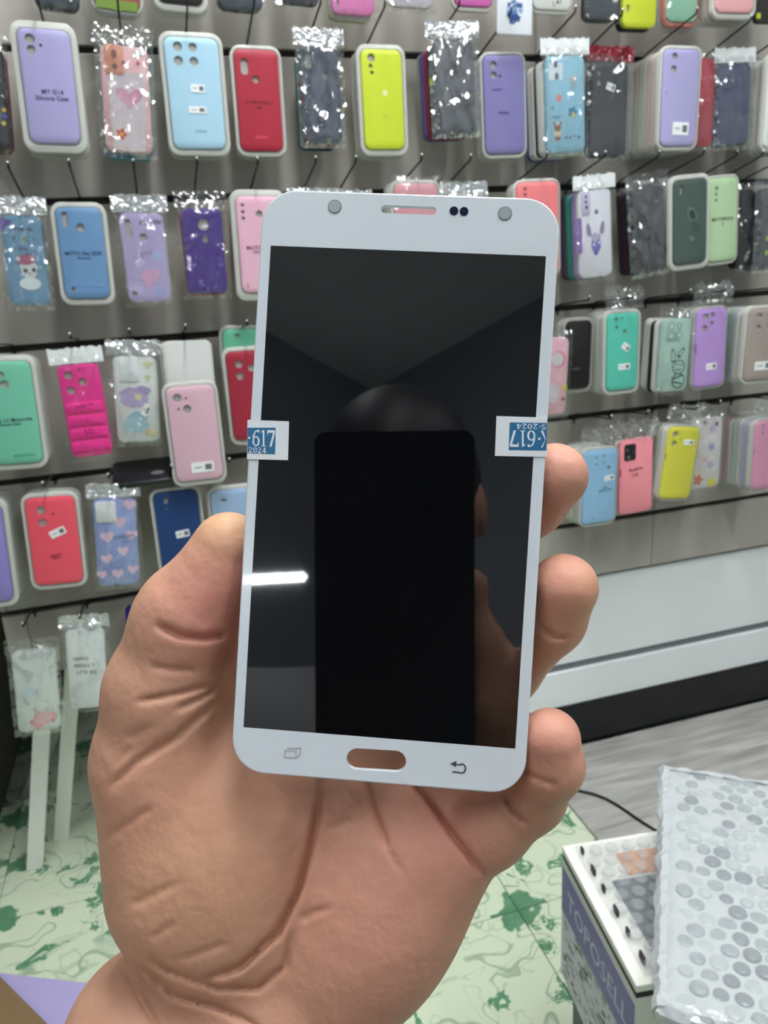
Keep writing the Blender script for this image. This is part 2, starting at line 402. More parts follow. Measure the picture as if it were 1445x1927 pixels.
def ridges(r, n, w, h, amp):
    out = []
    for _ in range(n):
        an = r.gauss(0, .35) if r.random() < .55 else r.uniform(0, 3.14); out.append(((r.random() - .5) * w, (r.random() - .5) * h, math.cos(an), math.sin(an), .0012 + r.random() * .004, amp * (.4 + r.random()) * r.choice((1, 1, -1)), h * (.12 + .3 * r.random())))
    return out
def fold_z(x, y, R_):
    z = 0
    for (cx, cy, ca, sa, wd_, am, ln) in R_:
        u = (x - cx) * ca + (y - cy) * sa; v = -(x - cx) * sa + (y - cy) * ca
        z += am * math.exp(-(u / wd_) ** 2 - (v / ln) ** 2)
    return z
def bag_me(w, h, seed, nx=18, ny=26, amp=.0032):
    r = random.Random(seed); vs = []; fs = []; R_ = ridges(r, 26, w, h, amp)
    for j in range(ny + 1):
        for i in range(nx + 1):
            u = i / nx * 2 - 1; v = j / ny * 2 - 1
            e = max(abs(u) ** 6, abs(v) ** 10); x, y = u * w / 2, v * h / 2
            k = .0011 if max(abs(u), abs(v)) > .85 else .00025
            vs.append((x + (r.random() - .5) * .0012, y + (r.random() - .5) * .0015, fold_z(x, y, R_) - e * .0055 + (r.random() - .5) * 2 * k))
    for j in range(ny):
        for i in range(nx):
            a = j * (nx + 1) + i
            fs += [(a, a + 1, a + nx + 2), (a, a + nx + 2, a + nx + 1)] if (i + j) % 2 else [(a, a + 1, a + nx + 1), (a + 1, a + nx + 2, a + nx + 1)]
    me = me_from(vs, fs)
    for f in me.polygons:
        c = f.center; f.use_smooth = abs(c.x) < w * .40 and abs(c.y) < h * .43
    return me
def foil_me(w, h, seed, amp=.002, jag=.004):
    r = random.Random(seed); nx, ny = 22, 9; vs = []; fs = []; R_ = ridges(r, 14, w, h * 2, amp * 1.5)
    for j in range(ny + 1):
        for i in range(nx + 1):
            x, y = (i / nx - .5) * w, (j / ny - .5) * h
            vs.append((x, y + (r.random() - .5) * (jag if j == ny else .0006), fold_z(x, y, R_) + (r.random() - .5) * amp * .5))
    for j in range(ny):
        for i in range(nx):
            a = j * (nx + 1) + i; fs += [(a, a + 1, a + nx + 1), (a + 1, a + nx + 2, a + nx + 1)]
    return me_from(vs, fs)
FOIL = mat('#e9eaec', .22, .6, .75, (120, .8, .002)); WHITEHEAD = mat('#e9ecec', .35, .5)
ORD = ['directly', 'second', 'third', 'fourth', 'fifth', 'sixth', 'seventh', 'eighth']
CNAME = {'#e2e2dc': 'clear-tray', '#d9dcd8': 'pale grey'}
HOOKS = []
def soft(h, k=.13):
    c = [int(h[i:i + 2], 16) for i in (1, 3, 5)]; g = .3 * c[0] + .59 * c[1] + .11 * c[2]
    return '#%02x%02x%02x' % tuple(int(round(v + (g - v) * k)) for v in c)
def holes_of(spec, w, h):
    out = []
    for q in spec:
        x, y = q[0] * w / 2, h / 2 - q[1] * h
        if len(q) == 3: out.append(circ(x, y, q[2] * .00132, 14))
        else: out.append(rrect(q[2] * .00118, q[3] * .00118, min(q[2], q[3]) * .00053, 4, x, y))
    return out
def case(row, quad, off, col, label, short, holes=(), tray=0, bag=0, head=None, st=(), tx=(), pr=(), plates=(), bh=(), rough=.42, spec=.4, thick=.0085, clear=0, rad=.011, hook=1, bhd=.0125, traycol='#deded8', gloss=0, bags=.13):
    TL, TR, BR, BL = [on_wall(*q, off) for q in quad]
    top = (TL + TR) / 2; bot = (BL + BR) / 2; c = (top + bot) / 2
    h = (top - bot).length; w = ((TR - TL).length + (BR - BL).length) / 2
    d = top - bot; ang = math.atan2(-d.dot(HW), d.z)
    mw = frame(c, HW, UP, -NW) @ Matrix.Rotation(ang, 4, 'Z')
    # the thing's base: its lowest point
    root = empty('phone_case', mw @ Matrix.Translation((0, -h / 2, 0)), label, 'phone case', 'phone cases on the slatted wall')
    up = Matrix.Translation((0, h / 2, 0))
    hs = holes_of(holes, w, h)
    shell = plate(rrect(w, h, rad, 5), -thick, 0, hs, .0022, -.0026)
    m = milky(col, clear, .12) if clear else mat(soft(col), .2 if gloss else rough, spec)
    sh = link('shell', shell, m, root, up, 1)
    if hs or clear:
        link('insert_card', plate(rrect(w - .005, h - .005, rad * .8, 4), -thick + .001, -.0032), CARD if not clear else mat('#d5d8d8', .5), root, up)
    tm_ = None
    if tray:
        tw, th = w + .014 * tray, h + .017 * tray
        tm_ = plate(rrect(tw, th, rad * 1.5, 5), -thick - .0015, -.0045, (), .002)
        inner = rrect(w + .004, h + .004, rad * 1.1, 5)
        rim = plate(rrect(tw, th, rad * 1.5, 5), -.0045, -.0012, [inner], .0015, -.0045)
        link('tray', tm_, milky(traycol, .62), root, up @ Matrix.Translation((0, -.001 * tray, -.0006)), 1)
        link('tray_rim', rim, milky(traycol, .62), root, up @ Matrix.Translation((0, -.001 * tray, -.0006)), 1)
    seed = int(quad[0][0] * 31 + quad[0][1])
    for (fx, fy_, pw, ph_, pc) in plates:
        link('camera_plate', plate(rrect(pw * .001, ph_ * .001, .004, 4), -.0002, .0016, (), .0008), mat(pc, .3), root, up @ T(fx * w / 2, h / 2 - fy_ * h, 0), 1)
    for i, q in enumerate(pr):
        kind, fx, fy_, s, pc = q[:5]; rot = q[5] if len(q) > 5 else 0
        on = any(abs(fx - a) * w / 2 < pw * .0005 and abs(fy_ - b) * h < ph_ * .0005 and s < min(pw, ph_) for (a, b, pw, ph_, _c) in plates)
        link('printed_motif', poly_me(print_shape(kind, s * .001), 0, .00015 + .00003 * i), mat(pc, .4), root, up @ T(fx * w / 2, h / 2 - fy_ * h, .0017 if on else .0001, math.radians(rot)))
    for q in st:
        fx, fy_, sw, sh_ = q[0], q[1], q[2] * 1.2, q[3] * 1.15; rot = q[4] if len(q) > 4 else 0
        so = link('price_sticker', plate(rrect(sw * .001, sh_ * .001, .0015, 3), 0, .0005), mat('#f2f3f3', .35), root, up @ T(fx * w / 2, h / 2 - fy_ * h, .0002, math.radians(rot)))
        link('barcode', plate(rrect(sw * .0003, sh_ * .00055, .0003, 2, sw * .00026, 0), .0005, .0007), mat('#6d6f72', .5), so)
        link('printed_line', plate(rrect(sw * .00035, sh_ * .00018, .0002, 2, -sw * .0002, 0), .0005, .0007), mat('#b7babd', .5), so)
    for q in tx:
        s, fx, fy_, size, tc = q[:5]; rot = q[5] if len(q) > 5 else 0
        me = text_me(s, size * .00095, 0, .00004)
        link('lettering', me, mat(tc, .5), root, up @ T(fx * w / 2, h / 2 - fy_ * h, .0018 if len(plates) > 2 else .0004, math.radians(rot)))
    hh = .038 if head == 'crumple' else .024
    if bag:
        link('plastic_bag', bag_me(w + .014, h + .020, seed), film(bags), root, up @ Matrix.Translation((0, .002, .0045)))
    if head:
        mm = {'foil': FOIL, 'white': WHITEHEAD, 'red': mat('#7d1f2c', .3, .5, .2, (120, .8, .002)), 'clear': film(.2, .1), 'crumple': film(.3, .09, scale=110, st=1.0)}[head]
        link('bag_header', foil_me(w + .018, hh, seed, .0005 if head == 'white' else (.0048 if head == 'crumple' else .0022), .016 if head == 'crumple' else .004), mm, root, up @ Matrix.Translation((0, h / 2 + hh / 2 + (.001 if not tray else .008), 0)))
    # the ones hanging behind it
    for i, bc in enumerate(bh):
        rr = random.Random(seed + i * 7)
        offi = max(bhd, .0125 if tray else .0105) * (i + 1)
        mb = mw @ Matrix.Translation(((rr.random() - .5) * .004, -h / 2 - .002 + (rr.random() - .5) * .004, -offi)) @ Matrix.Rotation((rr.random() - .5) * .03, 4, 'Z')
        cn, hx = bc
        b = empty('phone_case', mb, f'{cn} case hanging {ORD[i]} behind the {short}', 'phone case', 'cases hidden behind the front ones')
        o = bpy.data.objects.new('shell', shell); COL.objects.link(o); o.parent = b; o.matrix_local = up
        o.material_slots[0].link = 'OBJECT'; o.material_slots[0].material = mat(hx, rough, spec)
        if tm_ is not None:
            o = bpy.data.objects.new('tray', tm_); COL.objects.link(o); o.parent = b; o.material_slots[0].link = 'OBJECT'; o.material_slots[0].material = milky('#cfd1cb', .38); o.matrix_local = up @ Matrix.Translation((0, -.001, -.0006))
    # its hook
    if hook:
        z = GROOVES[row + 1]; s = s_of(top)
        depth = off + .03; dz = .035 if row < 3 else .018
        base = PW(s, z, 0); tip = PW(s, z + dz, depth)
        hk = empty('display_hook', frame(base, HW, UP, -NW), f'thin black wire hook that carries the {short}', 'hook', 'wire hooks on the slatted wall')
        link('wire', tube_me([(0, -.012, .001), (0, .004, .002), (0, .008, .01), (0, dz * .95, depth), (0, dz + .006, depth + .003)], .0016, 6), mat('#1a1918', .3, .5, .6), hk)
        link('back_clip', plate(rrect(.012, .010, .002, 2), .0005, .002), mat('#23211f', .35, .5, .5), hk, Matrix.Translation((0, 0, 0)))
        bm = bmesh.new(); bmesh.ops.create_uvsphere(bm, u_segments=8, v_segments=6, radius=.0022); me = bpy.data.meshes.new('tip'); bm.to_mesh(me); bm.free()
        link('tip', me, mat('#d8d8d6', .2, .5, .8), hk, Matrix.Translation((0, dz + .006, depth + .003)), 1)
    return root
GR = ('pale translucent', '#d3d4cf'); WT = ('milky white', '#e3e4df'); DK = ('charcoal', '#24252b'); RD = ('dark red', '#9a2338'); TL_ = ('teal', '#3f8f86')
PK = ('rose pink', '#d7909c'); LG = ('light green', '#8cc07a'); NV = ('navy', '#27304f'); PU = ('plum', '#5b3a5e'); MB = ('mid blue', '#3f62a8'); YL = ('yellow', '#c9c53a')
def Q(*a): return [(a[0], a[1]), (a[2], a[3]), (a[4], a[5]), (a[6], a[7])]
tri3 = [(-.55, .07, 3.4), (-.55, .15, 3.4), (-.05, .11, 3.2)]
# ---------------- row 0 (only lower ends in view)
case(0, Q(52, -190, 138, -186, 150, 12, 66, 10), .09, '#3d4450', 'slate grey bagged case above the big lilac case, top row', 'slate case of the top row', bag=1, head='foil', bh=(DK,), hook=0)
case(0, Q(165, -185, 253, -183, 264, 17, 177, 15), .09, '#9b3a3a', 'red case with green lower end above the pink flower case', 'red case with green end', tray=.6, pr=[('square', 0, .97, 13, '#6f8a35'), ('rect', .55, .965, 22, '#6f8a35'), ('rect', -.55, .965, 22, '#6f8a35')], bh=(LG,), hook=0)
case(0, Q(284, -190, 372, -190, 383, 6, 297, 6), .09, '#332d30', 'dark case in clear tray above the sky blue case', 'dark case in clear tray', tray=1, bh=(GR,), hook=0)
case(0, Q(405, -188, 487, -188, 496, 17, 413, 16), .09, '#454c5a', 'blue-grey bagged case above the crimson case', 'blue-grey bagged case', bag=1, bh=(DK,), hook=0)
case(0, Q(515, -190, 595, -190, 601, 9, 522, 8), .09, '#3a3840', 'black bagged case above the shiny navy case', 'black bagged top case', bag=1, hook=0)
case(0, Q(618, -172, 701, -172, 706, 28, 625, 27), .1, '#e277b4', 'glossy pink case above the lime case, top row', 'glossy pink top case', gloss=1, bag=1, holes=[(-.75, .9, 4, 9)], bh=(GR, ('lime tinted', '#a9b25c')), hook=0)
case(0, Q(730, -185, 812, -184, 815, 14, 734, 14), .1, '#cfc6cf', 'pale lilac crinkly bagged case right of the glossy pink one', 'pale lilac bagged case', bag=1, bags=.2, hook=0)
case(0, Q(852, -190, 926, -190, 927, 11, 856, 12), .1, '#d765b5', 'magenta case above the black striped bag, top row', 'magenta top case', tray=.7, gloss=1, hook=0)
case(0, Q(937, -140, 1006, -139, 1001, 62, 937, 70), .11, '#dfe3ea', 'white card printed with blue flowers, hanging low in top row', 'blue floral card', thick=.004, pr=[('blob', -.1, .70 + .03 * i, 12 + i, ['#54719f', '#7f9bc4', '#3c5b91', '#9db4d3', '#5f7db0'][i % 5], 40 * i) for i in range(6)] + [('flower', -.35 + .16 * (i % 5), .72 + .04 * (i % 4), 9 + i % 4, ['#35548c', '#8aa5cf', '#4d6da5', '#27437c'][i % 4], 30 * i) for i in range(12)], rad=.003, hook=0)
case(0, Q(1004, -178, 1079, -177, 1074, 18, 1003, 18), .1, '#d6d8d0', 'off-white case with handwriting above the cartoon bear case', 'off-white handwritten case', tray=.6, tx=[('1:47', .25, .93, 12, '#3b3d36', 20)], hook=0)
case(0, Q(1106, -165, 1170, -164, 1163, 36, 1106, 33), .1, '#474b52', 'dark grey case between handwritten and lime cases, top row', 'dark grey top case', bag=1, bh=(DK,), hook=0)
case(0, Q(1176, -148, 1243, -147, 1233, 54, 1172, 50), .1, '#c3cf22', 'yellow-lime case above the plain black case', 'yellow-lime top case', holes=[(-.7, .82, 5, 10)], bh=(DK,), hook=0)
case(0, Q(1262, -158, 1324, -157, 1311, 41, 1255, 40), .1, '#8ec6a4', 'mint green case in coral frame, top row', 'mint case in coral frame', tray=.7, traycol='#e58a80', bag=1, bh=(('crimson', '#b4234a'),), hook=0)
case(0, Q(1357, -172, 1430, -171, 1417, 24, 1347, 22), .125, '#efa9ae', 'salmon pink case in white tray, rightmost of top row', 'salmon pink tray case', tray=1, bh=(('scarlet', '#b92b3c'), ('scarlet', '#b92b3c'), GR), hook=0)
case(0, Q(1432, -150, 1500, -149, 1485, 45, 1420, 42), .08, '#3d3436', 'dark case with lime edge at the right of the top row', 'dark case with lime edge', pr=[('square', -.8, .93, 9, '#b7cf2e')], hook=0)
# ---------------- row 1
case(1, Q(-68, 78, 0, 78, 20, 278, -55, 278), .08, '#20242f', 'dark bagged case cut by the left edge, beside the big lilac case', 'dark bagged leftmost case', bag=1, bags=.13, pr=[('circle', .86, .62, 6, '#c7b23a'), ('circle', .8, .75, 6, '#d2c03c'), ('circle', .88, .68, 7, '#3d55a0')], bh=(('maroon', '#6b2e40'), ('maroon', '#6b2e40'), ('maroon', '#6b2e40')))
case(1, Q(28, 50, 130, 57, 152, 271, 58, 268), .115, '#a29bce', 'large lilac case with black two-line lettering in white tray', 'large lilac lettered case', tray=1.25, holes=[(-.52, .095, 5), (-.52, .185, 4.3), (-.14, .145, 1.6)], tx=[('MY G14', .1, .545, 9, '#2b2450'), ('Silicone Case', .06, .60, 8.5, '#2b2450')], bh=(GR, WT, GR))
case(1, Q(186, 83, 278, 88, 288, 290, 199, 284), .105, '#e6b1b4', 'pink case with butterfly and red flower in crinkled bag', 'pink butterfly flower case', bags=.24, bag=1, head='clear', gloss=1, plates=[(-.42, .14, 26, 38, '#d98d6e')], holes=[], pr=[('square', .05, .62, 50, '#d9c9d0'), ('square', .05, .42, 50, '#d9ccd3'), ('square', .05, .82, 46, '#dccdd2'), ('oval', -.42, .09, 12, '#8d4a36'), ('circle', -.42, .2, 7, '#74392c'), ('circle', -.05, .16, 5, '#8a6a66'), ('oval', -.12, .46, 24, '#d796b2', 50), ('oval', .38, .46, 24, '#d796b2', -50), ('blob', .12, .54, 17, '#d9a3bb'), ('flower', -.3, .83, 17, '#cf4a2c'), ('circle', -.3, .83, 6, '#e7a63c'), ('rect', .62, .05, 12, '#eeeeee'), ('circle', .55, .15, 5, '#d1466a')], bh=(TL_, MB, ('aqua', '#6fb5bd'), ('aqua', '#6fb5bd')), bhd=.014)
case(1, Q(308, 69, 407, 71, 428, 281, 326, 278), .1, '#a6d0e8', 'sky blue case with four camera holes and two white stickers', 'sky blue two-sticker case', tray=1, holes=[(-.5, .085, 5), (0.05, .085, 4.6), (-.52, .21, 5), (.05, .21, 4.6)], st=[(.1, .45, 17, 9.5, -2), (.02, .645, 21, 8, 0)], pr=[('bar', .08, .84, 17, '#8aa9c0')], bh=(WT, GR, WT))
case(1, Q(437, 92, 523, 93, 533, 284, 455, 284), .09, '#b9273c', 'crimson case with thin dark lettering and raised bar', 'crimson case in clear tray', tray=.8, holes=[(-.55, .17, 10, 19), (-.08, .29, 4)], tx=[('XT MOTOROLA', 0, .515, 6, '#6f1a28'), ('edge', 0, .56, 5, '#6f1a28')], pr=[('bar', 0, .86, 20, '#cf4a58')], bh=(GR, YL))
case(1, Q(563, 85, 637, 88, 645, 268, 575, 268), .1, '#2f3a55', 'shiny navy bagged case between the crimson and lime cases', 'shiny navy bagged case', bag=1, head='foil', bags=.34, holes=[(-.6, .15, 9, 20), (.25, .3, 4)], bh=(DK, RD, TL_, NV))
case(1, Q(677, 92, 756, 93, 761, 281, 689, 280), .095, '#c9da22', 'lime yellow case with pale round mark, in clear tray', 'lime yellow tray case', tray=1, holes=[(-.5, .085, 4.6), (-.55, .165, 2.5), (-.5, .23, 2.2)], pr=[('circle', .1, .43, 9, '#dfe8a8')], tx=[('TPU', .1, .67, 6, '#b2bd55')], bh=(GR, WT))
case(1, Q(812, 73, 890, 74, 898, 250, 820, 250), .11, '#16171c', 'black case in glossy bag with bright streaks', 'black streaked bagged case', bag=1, head='foil', bags=.45, gloss=1, bh=(DK, DK, RD, ('violet', '#5a4a86'), ('grey green', '#8b9a94')))
case(1, Q(908, 102, 985, 104, 988, 288, 915, 290), .09, '#8078b2', 'muted purple case with dark oval mark, right of streaked bag', 'muted purple case', tray=.7, holes=[(-.5, .1, 4.5), (-.5, .2, 4.2), (-.2, .21, 1.7)], pr=[('bar', -.35, .345, 19, '#5d4b93')], tx=[('moto', -.05, .575, 9, '#3f326b')], bh=(GR, GR))
case(1, Q(1027, 103, 1099, 105, 1102, 288, 1029, 285), .1, '#8ac3da', 'light blue case with cartoon bear and star stickers print', 'light blue cartoon case', bags=.22, bag=1, head='white', pr=[('square', -.5, .16, 26, '#e5eff3'), ('oval', -.5, .09, 11, '#6e6377'), ('oval', -.45, .21, 11, '#55617a'), ('oval', .4, .3, 17, '#9ab7c2'), ('rect', .4, .24, 13, '#c9b8b0'), ('circle', -.35, .43, 11, '#e08c8c'), ('flower', .35, .58, 19, '#2f7da6'), ('drop', .38, .61, 12, '#dfc52e', 180), ('circle', -.45, .735, 12, '#8f5c35'), ('rect', -.45, .80, 13, '#d9c8a6'), ('circle', -.62, .69, 4, '#8f5c35'), ('circle', -.28, .69, 4, '#8f5c35'), ('circle', -.45, .695, 6, '#d9d3c8'), ('rect', -.45, .85, 10, '#8f5c35'), ('circle', -.02, .845, 4, '#2d5c66'), ('circle', .2, .845, 4, '#2d5c66'), ('circle', .43, .83, 4, '#cf7ba2'), ('circle', .65, .845, 4, '#2d5c66'), ('bar', -.5, .62, 17, '#6f9fb5'), ('circle', .1, .03, 4, '#e6f1f5'), ('circle', -.7, .53, 6, '#6c9db5')], bh=(WT, GR, DK, GR, WT, MB), bhd=.0115)
case(1, Q(1113, 116, 1183, 118, 1178, 295, 1108, 291), .095, '#26262b', 'plain black case with white label and red header strip', 'plain black red-headed case', bag=1, head='red', bags=.2, holes=[(-.55, .11, 3.2), (-.55, .21, 4), (.4, .09, 3)], st=[(.06, .26, 14, 10, -18)], bh=(DK,))
case(1, Q(1250, 91, 1319, 93, 1307, 276, 1243, 272), .115, '#aaa4d6', 'light lilac case with white barcode label, middle right of wall', 'light lilac barcode case', tray=.8, gloss=1, holes=[(-.42, .075, 4.2), (-.45, .205, 4.6)], st=[(.1, .82, 27, 18, -2)], bh=(WT, PK, PK, GR, LG, PK, GR), bhd=.0115, pr=[('bar', -.8, .45, 6, '#4c3b80', 90)])
case(1, Q(1293, 108, 1348, 110, 1340, 277, 1288, 276), .085, '#bf1f36', 'red glossy case half behind the light lilac barcode case', 'red half-hidden case', bags=.22, bag=1, gloss=1, tx=[('red', .5, .46, 6, '#e8717c')], hook=0)
case(1, Q(1353, 118, 1413, 120, 1408, 275, 1347, 272), .09, '#2b305c', 'navy ribbed bagged case with white header, near right edge', 'navy ribbed bagged case', bag=1, head='white', bags=.28, bh=(NV,))
case(1, Q(1448, 105, 1515, 107, 1500, 278, 1436, 275), .1, '#e6e6e2', 'white tray case cut by the right edge, upper row', 'white right-edge case', tray=.8, bh=(('magenta', '#b02a62'), WT, GR, GR), bhd=.012)
# ---------------- row 2, left
case(2, Q(0, 404, 75, 405, 97, 574, 18, 575), .085, '#6d9fc4', 'light blue glossy case with white kitten in a pink hat', 'light blue kitten case', bag=1, head='foil', gloss=1, bags=.24, holes=[(0.1, .27, 3.2)], pr=[('blob', -.85, .1, 22, '#6d58a0'), ('circle', .12, .62, 22, '#d5d9d6'), ('wide', .12, .57, 25, '#dadedb'), ('wide', .02, .49, 25, '#b8607e'), ('circle', .33, .46, 8, '#c98aa0'), ('circle', -.35, .48, 6, '#dadedb'), ('circle', -.05, .61, 6, '#26323a'), ('circle', .36, .6, 6, '#26323a'), ('circle', .15, .64, 2, '#40454a'), ('wide', .12, .755, 30, '#e9f1f2')], tx=[('Moto E6', .02, .15, 8.5, '#2d3e57', -3), ('P', -.45, .26, 9, '#2d3e57'), ('i play', -.1, .36, 8.5, '#2d3e57'), ('1 Pro', .1, .43, 7, '#2d3e57')])
case(2, Q(101, 390, 190, 390, 207, 561, 125, 562), .1, '#6490bf', 'cornflower blue case with dark lettering in a white tray', 'cornflower blue tray case', tray=1, holes=[(-.62, .13, 6.5, 18), (.02, .22, 4.6), (-.62, .9, 4, 7)], tx=[('MOTO E6s 2020', .02, .50, 8, '#1f3766'), ('Motorola', .02, .55, 5, '#1f3766'), ('MOTOROLA', .1, .855, 8, '#7fa3d6')], bh=(('deep navy', '#191a4a'), ('deep navy', '#191a4a')))
case(2, Q(222, 400, 305, 400, 323, 567, 243, 569), .09, '#b6a6d4', 'lilac marbled case with handwriting under a foil header', 'lilac marbled case', bag=1, head='foil', gloss=1, holes=[(-.62, .17, 8, 22), (.02, .27, 4.4), (-.68, .9, 3)], tx=[('Moto E6s', .42, .11, 9, '#4d4069', 4), ('good', .05, .44, 10, '#8d8798', 8)], pr=[('blob', .1, .72, 32, '#d2a3c4'), ('blob', .55, .48, 19, '#a7b3dc'), ('blob', -.3, .56, 17, '#c5b4dc'), ('blob', .5, .88, 19, '#9fa6d6')], bh=(GR,))
case(2, Q(340, 390, 415, 392, 430, 551, 354, 554), .1, '#48288f', 'dark violet case with two round holes over a red one', 'dark violet case', bag=1, head='clear', bags=.14, holes=[(.05, .19, 6.6), (.08, .36, 3.9)], bh=(('crimson', '#a02838'), ('crimson', '#a02838')))
case(2, Q(443, 368, 527, 370, 538, 552, 456, 548), .09, '#e8aec4', 'pink tray case half hidden by the left edge of the screen', 'pink tray case left of screen', tray=1.3, holes=[(-.72, .09, 2.2), (-.72, .16, 2.2), (-.72, .225, 2.2), (-.72, .93, 1.6, 6), (0, .18, 4)], tx=[('MOTOROLA', 0, .53, 9, '#5c2d44'), ('silicone', -.1, .57, 7, '#5c2d44')], bh=(WT, GR, WT))
# behind the top of the screen
case(2, Q(552, 385, 632, 386, 638, 560, 560, 560), .09, '#d8dade', 'white bagged case peeping above the top left of the screen', 'white case above screen', bag=1, head='foil', bags=.2)
case(2, Q(640, 388, 690, 388, 696, 560, 645, 560), .09, '#c8ccd6', 'grey bagged case peeping above the screen beside the white one', 'grey case above screen', bag=1, head='foil', bags=.2)
case(2, Q(742, 345, 823, 345, 826, 520, 746, 520), .1, '#e59aa2', 'rose tray case peeping above the middle of the screen', 'rose case above screen', tray=.8, bag=1, holes=[(-.5, .2, 4)], bh=(GR, WT))
case(2, Q(838, 372, 908, 372, 910, 540, 840, 540), .09, '#a9a8ad', 'silver bagged case peeping above the right of the screen', 'silver case above screen', bag=1, head='foil', bags=.2, bh=(DK,))
# ---------------- row 2, right
case(2, Q(973, 342, 1050, 342, 1052, 514, 976, 516), .1, '#fb7d82', 'coral case behind the top right corner of the screen', 'coral case behind screen', tray=.7, holes=[(-.62, .07, 2.2), (-.62, .13, 2.2)], bh=(WT, GR))
case(2, Q(1086, 355, 1150, 358, 1152, 522, 1093, 521), .1, '#dddbe4', 'white case with purple wolf head print', 'white wolf head case', bag=1, head='white', gloss=1, plates=[(-.55, .14, 17, 40, '#c9c1da')], pr=[('circle', -.55, .07, 5, '#4d4960'), ('circle', -.55, .13, 5, '#4d4960'), ('circle', -.52, .19, 5.5, '#39405c'), ('circle', .08, .25, 7.5, '#6f6d7c'), ('ear', -.42, .44, 22, '#8f85a6', 10), ('ear', .42, .43, 22, '#8f85a6', -10), ('oval', .02, .62, 30, '#7c6fb8'), ('blob', .0, .54, 22, '#b6b0cc'), ('circle', -.12, .62, 5, '#d9d5ea'), ('circle', .2, .6, 5, '#d9d5ea'), ('circle', .0, .72, 7, '#55489a'), ('bar', -.97, .5, 60, '#8d6bb0', 90)], bh=(('lavender', '#9a7fb5'), ('teal', '#3f8a78'), TL_, ('slate', '#4c5560'), PU), bhd=.012)
case(2, Q(1186, 352, 1248, 352, 1257, 511, 1192, 512), .095, '#1d1d21', 'black bagged case with long diagonal creases', 'black creased bagged case', bag=1, head='clear', bags=.3, bh=(DK, ('maroon', '#5a2435'), DK))
case(2, Q(1268, 335, 1331, 338, 1328, 495, 1268, 497), .11, '#4c5e57', 'dark green case with smooth oval relief in white tray', 'dark green tray case', tray=1.1, gloss=1, holes=[(-.55, .12, 5, 14)], pr=[('oval', .1, .42, 30, '#5d6f68', 28), ('oval', .12, .42, 19, '#33423d', 28), ('oval', .35, .56, 22, '#3f504a', 30), ('oval', .1, .7, 13, '#637670', 60)], bh=(WT, GR))
case(2, Q(1333, 333, 1389, 335, 1384, 491, 1331, 491), .085, '#b3d3a2', 'light green case with black lettering, right of dark green one', 'light green lettered case', tray=.7, holes=[(-.45, .12, 2.8), (-.45, .19, 2.2), (-.45, .26, 2.2)], tx=[('MOTOROLA', 0, .49, 9, '#1f2a1d'), ('G', 0, .55, 7, '#5d8352')], hook=1, bh=(WT,))
case(2, Q(1394, 355, 1420, 356, 1414, 505, 1390, 504), .08, '#141417', 'narrow black case edge right of the light green case', 'narrow black case edge', bag=1, bh=(DK, DK))
case(2, Q(1428, 352, 1500, 353, 1490, 505, 1420, 502), .095, '#1b1c1f', 'black crinkly bagged case cut by the right edge', 'black crinkly right-edge case', bag=1, head='clear', bags=.35, pr=[('square', -.4, .62, 9, '#a9c926'), ('square', -.4, .8, 9, '#a9c926')], bh=(DK, DK))
# ---------------- row 3, left
case(3, Q(-42, 684, 54, 677, 82, 867, -12, 878), .115, '#6cc2a3', 'sea green case with black lettering in stacked white trays', 'sea green lettered case', tray=1, holes=[(-.2, .125, 4.2), (-.1, .215, 4.8)], tx=[('Note 12 Motorola', -.05, .565, 8.5, '#12352a', 2), ('Silicone Case', -.12, .605, 6, '#12352a', 2), ('MOTOROLA', .3, .92, 6, '#3f947a', 2)], bh=(WT, WT, GR, WT, ('white and lime', '#dfe4d4'), WT), bhd=.013)
case(3, Q(106, 688, 183, 682, 215, 855, 136, 862), .1, '#f62b92', 'hot pink puffy case with three camera holes', 'hot pink puffy case', bag=1, head='white', bags=.07, holes=[(-.5, .11, 4.8), (-.5, .27, 4.8), (.12, .19, 4.6), (.05, .06, 1.6)], plates=[(0, .46, 56, 16, '#ee2f90'), (0, .60, 56, 16, '#ee2f90'), (0, .74, 56, 16, '#ee2f90'), (0, .88, 56, 16, '#ee2f90')], tx=[('note 12', 0, .44, 9, '#8d1f55', 8), ('C', .02, .61, 9, '#9c2160'), ('5G', 0, .73, 13, '#8d1f55', 8)])
case(3, Q(212, 673, 290, 666, 302, 829, 221, 835), .09, '#d3d6d3', 'clear case with pastel marble patches and white camera cover', 'pastel marble clear case', bag=1, head='foil', plates=[(-.25, .15, 30, 40, '#e3e6e8')], pr=[('blob', -.3, .44, 33, '#b3a0c8'), ('blob', .3, .42, 30, '#a99bc6'), ('wide', -.1, .5, 44, '#b7a8cc'), ('blob', 0, .72, 33, '#94b9c7'), ('wide', -.1, .8, 42, '#a5c3cb'), ('pent', .1, .47, 12, '#d7d3a0'), ('blob', .65, .1, 15, '#d8d7a4'), ('blob', .6, .25, 13, '#cfd0a4'), ('blob', .45, .88, 14, '#c9b99b'), ('blob', .75, .9, 16, '#d9cf9c'), ('bar', .45, .66, 16, '#c7b060', 60)], st=[(.42, .62, 9, 17, -25)], bh=(WT,))
case(3, Q(309, 731, 402, 723, 420, 900, 335, 907), .12, '#deb0c1', 'dusty pink case hanging low in a tall white tray', 'dusty pink low-hanging case', tray=.9, holes=[(-.55, .11, 5.4), (-.2, .23, 5), (-.55, .225, 1.7), (-.2, .12, 1.5)], st=[(.15, .86, 30, 15, 0)], bh=(), hook=0)
case(3, Q(424, 663, 508, 657, 524, 822, 441, 830), .085, '#b0283d', 'wine red case half hidden by the screen in lower left rows', 'wine red case', tray=.9, holes=[(-.45, .14, 5), (-.45, .27, 5), (.1, .19, 5)], bh=(GR, WT))
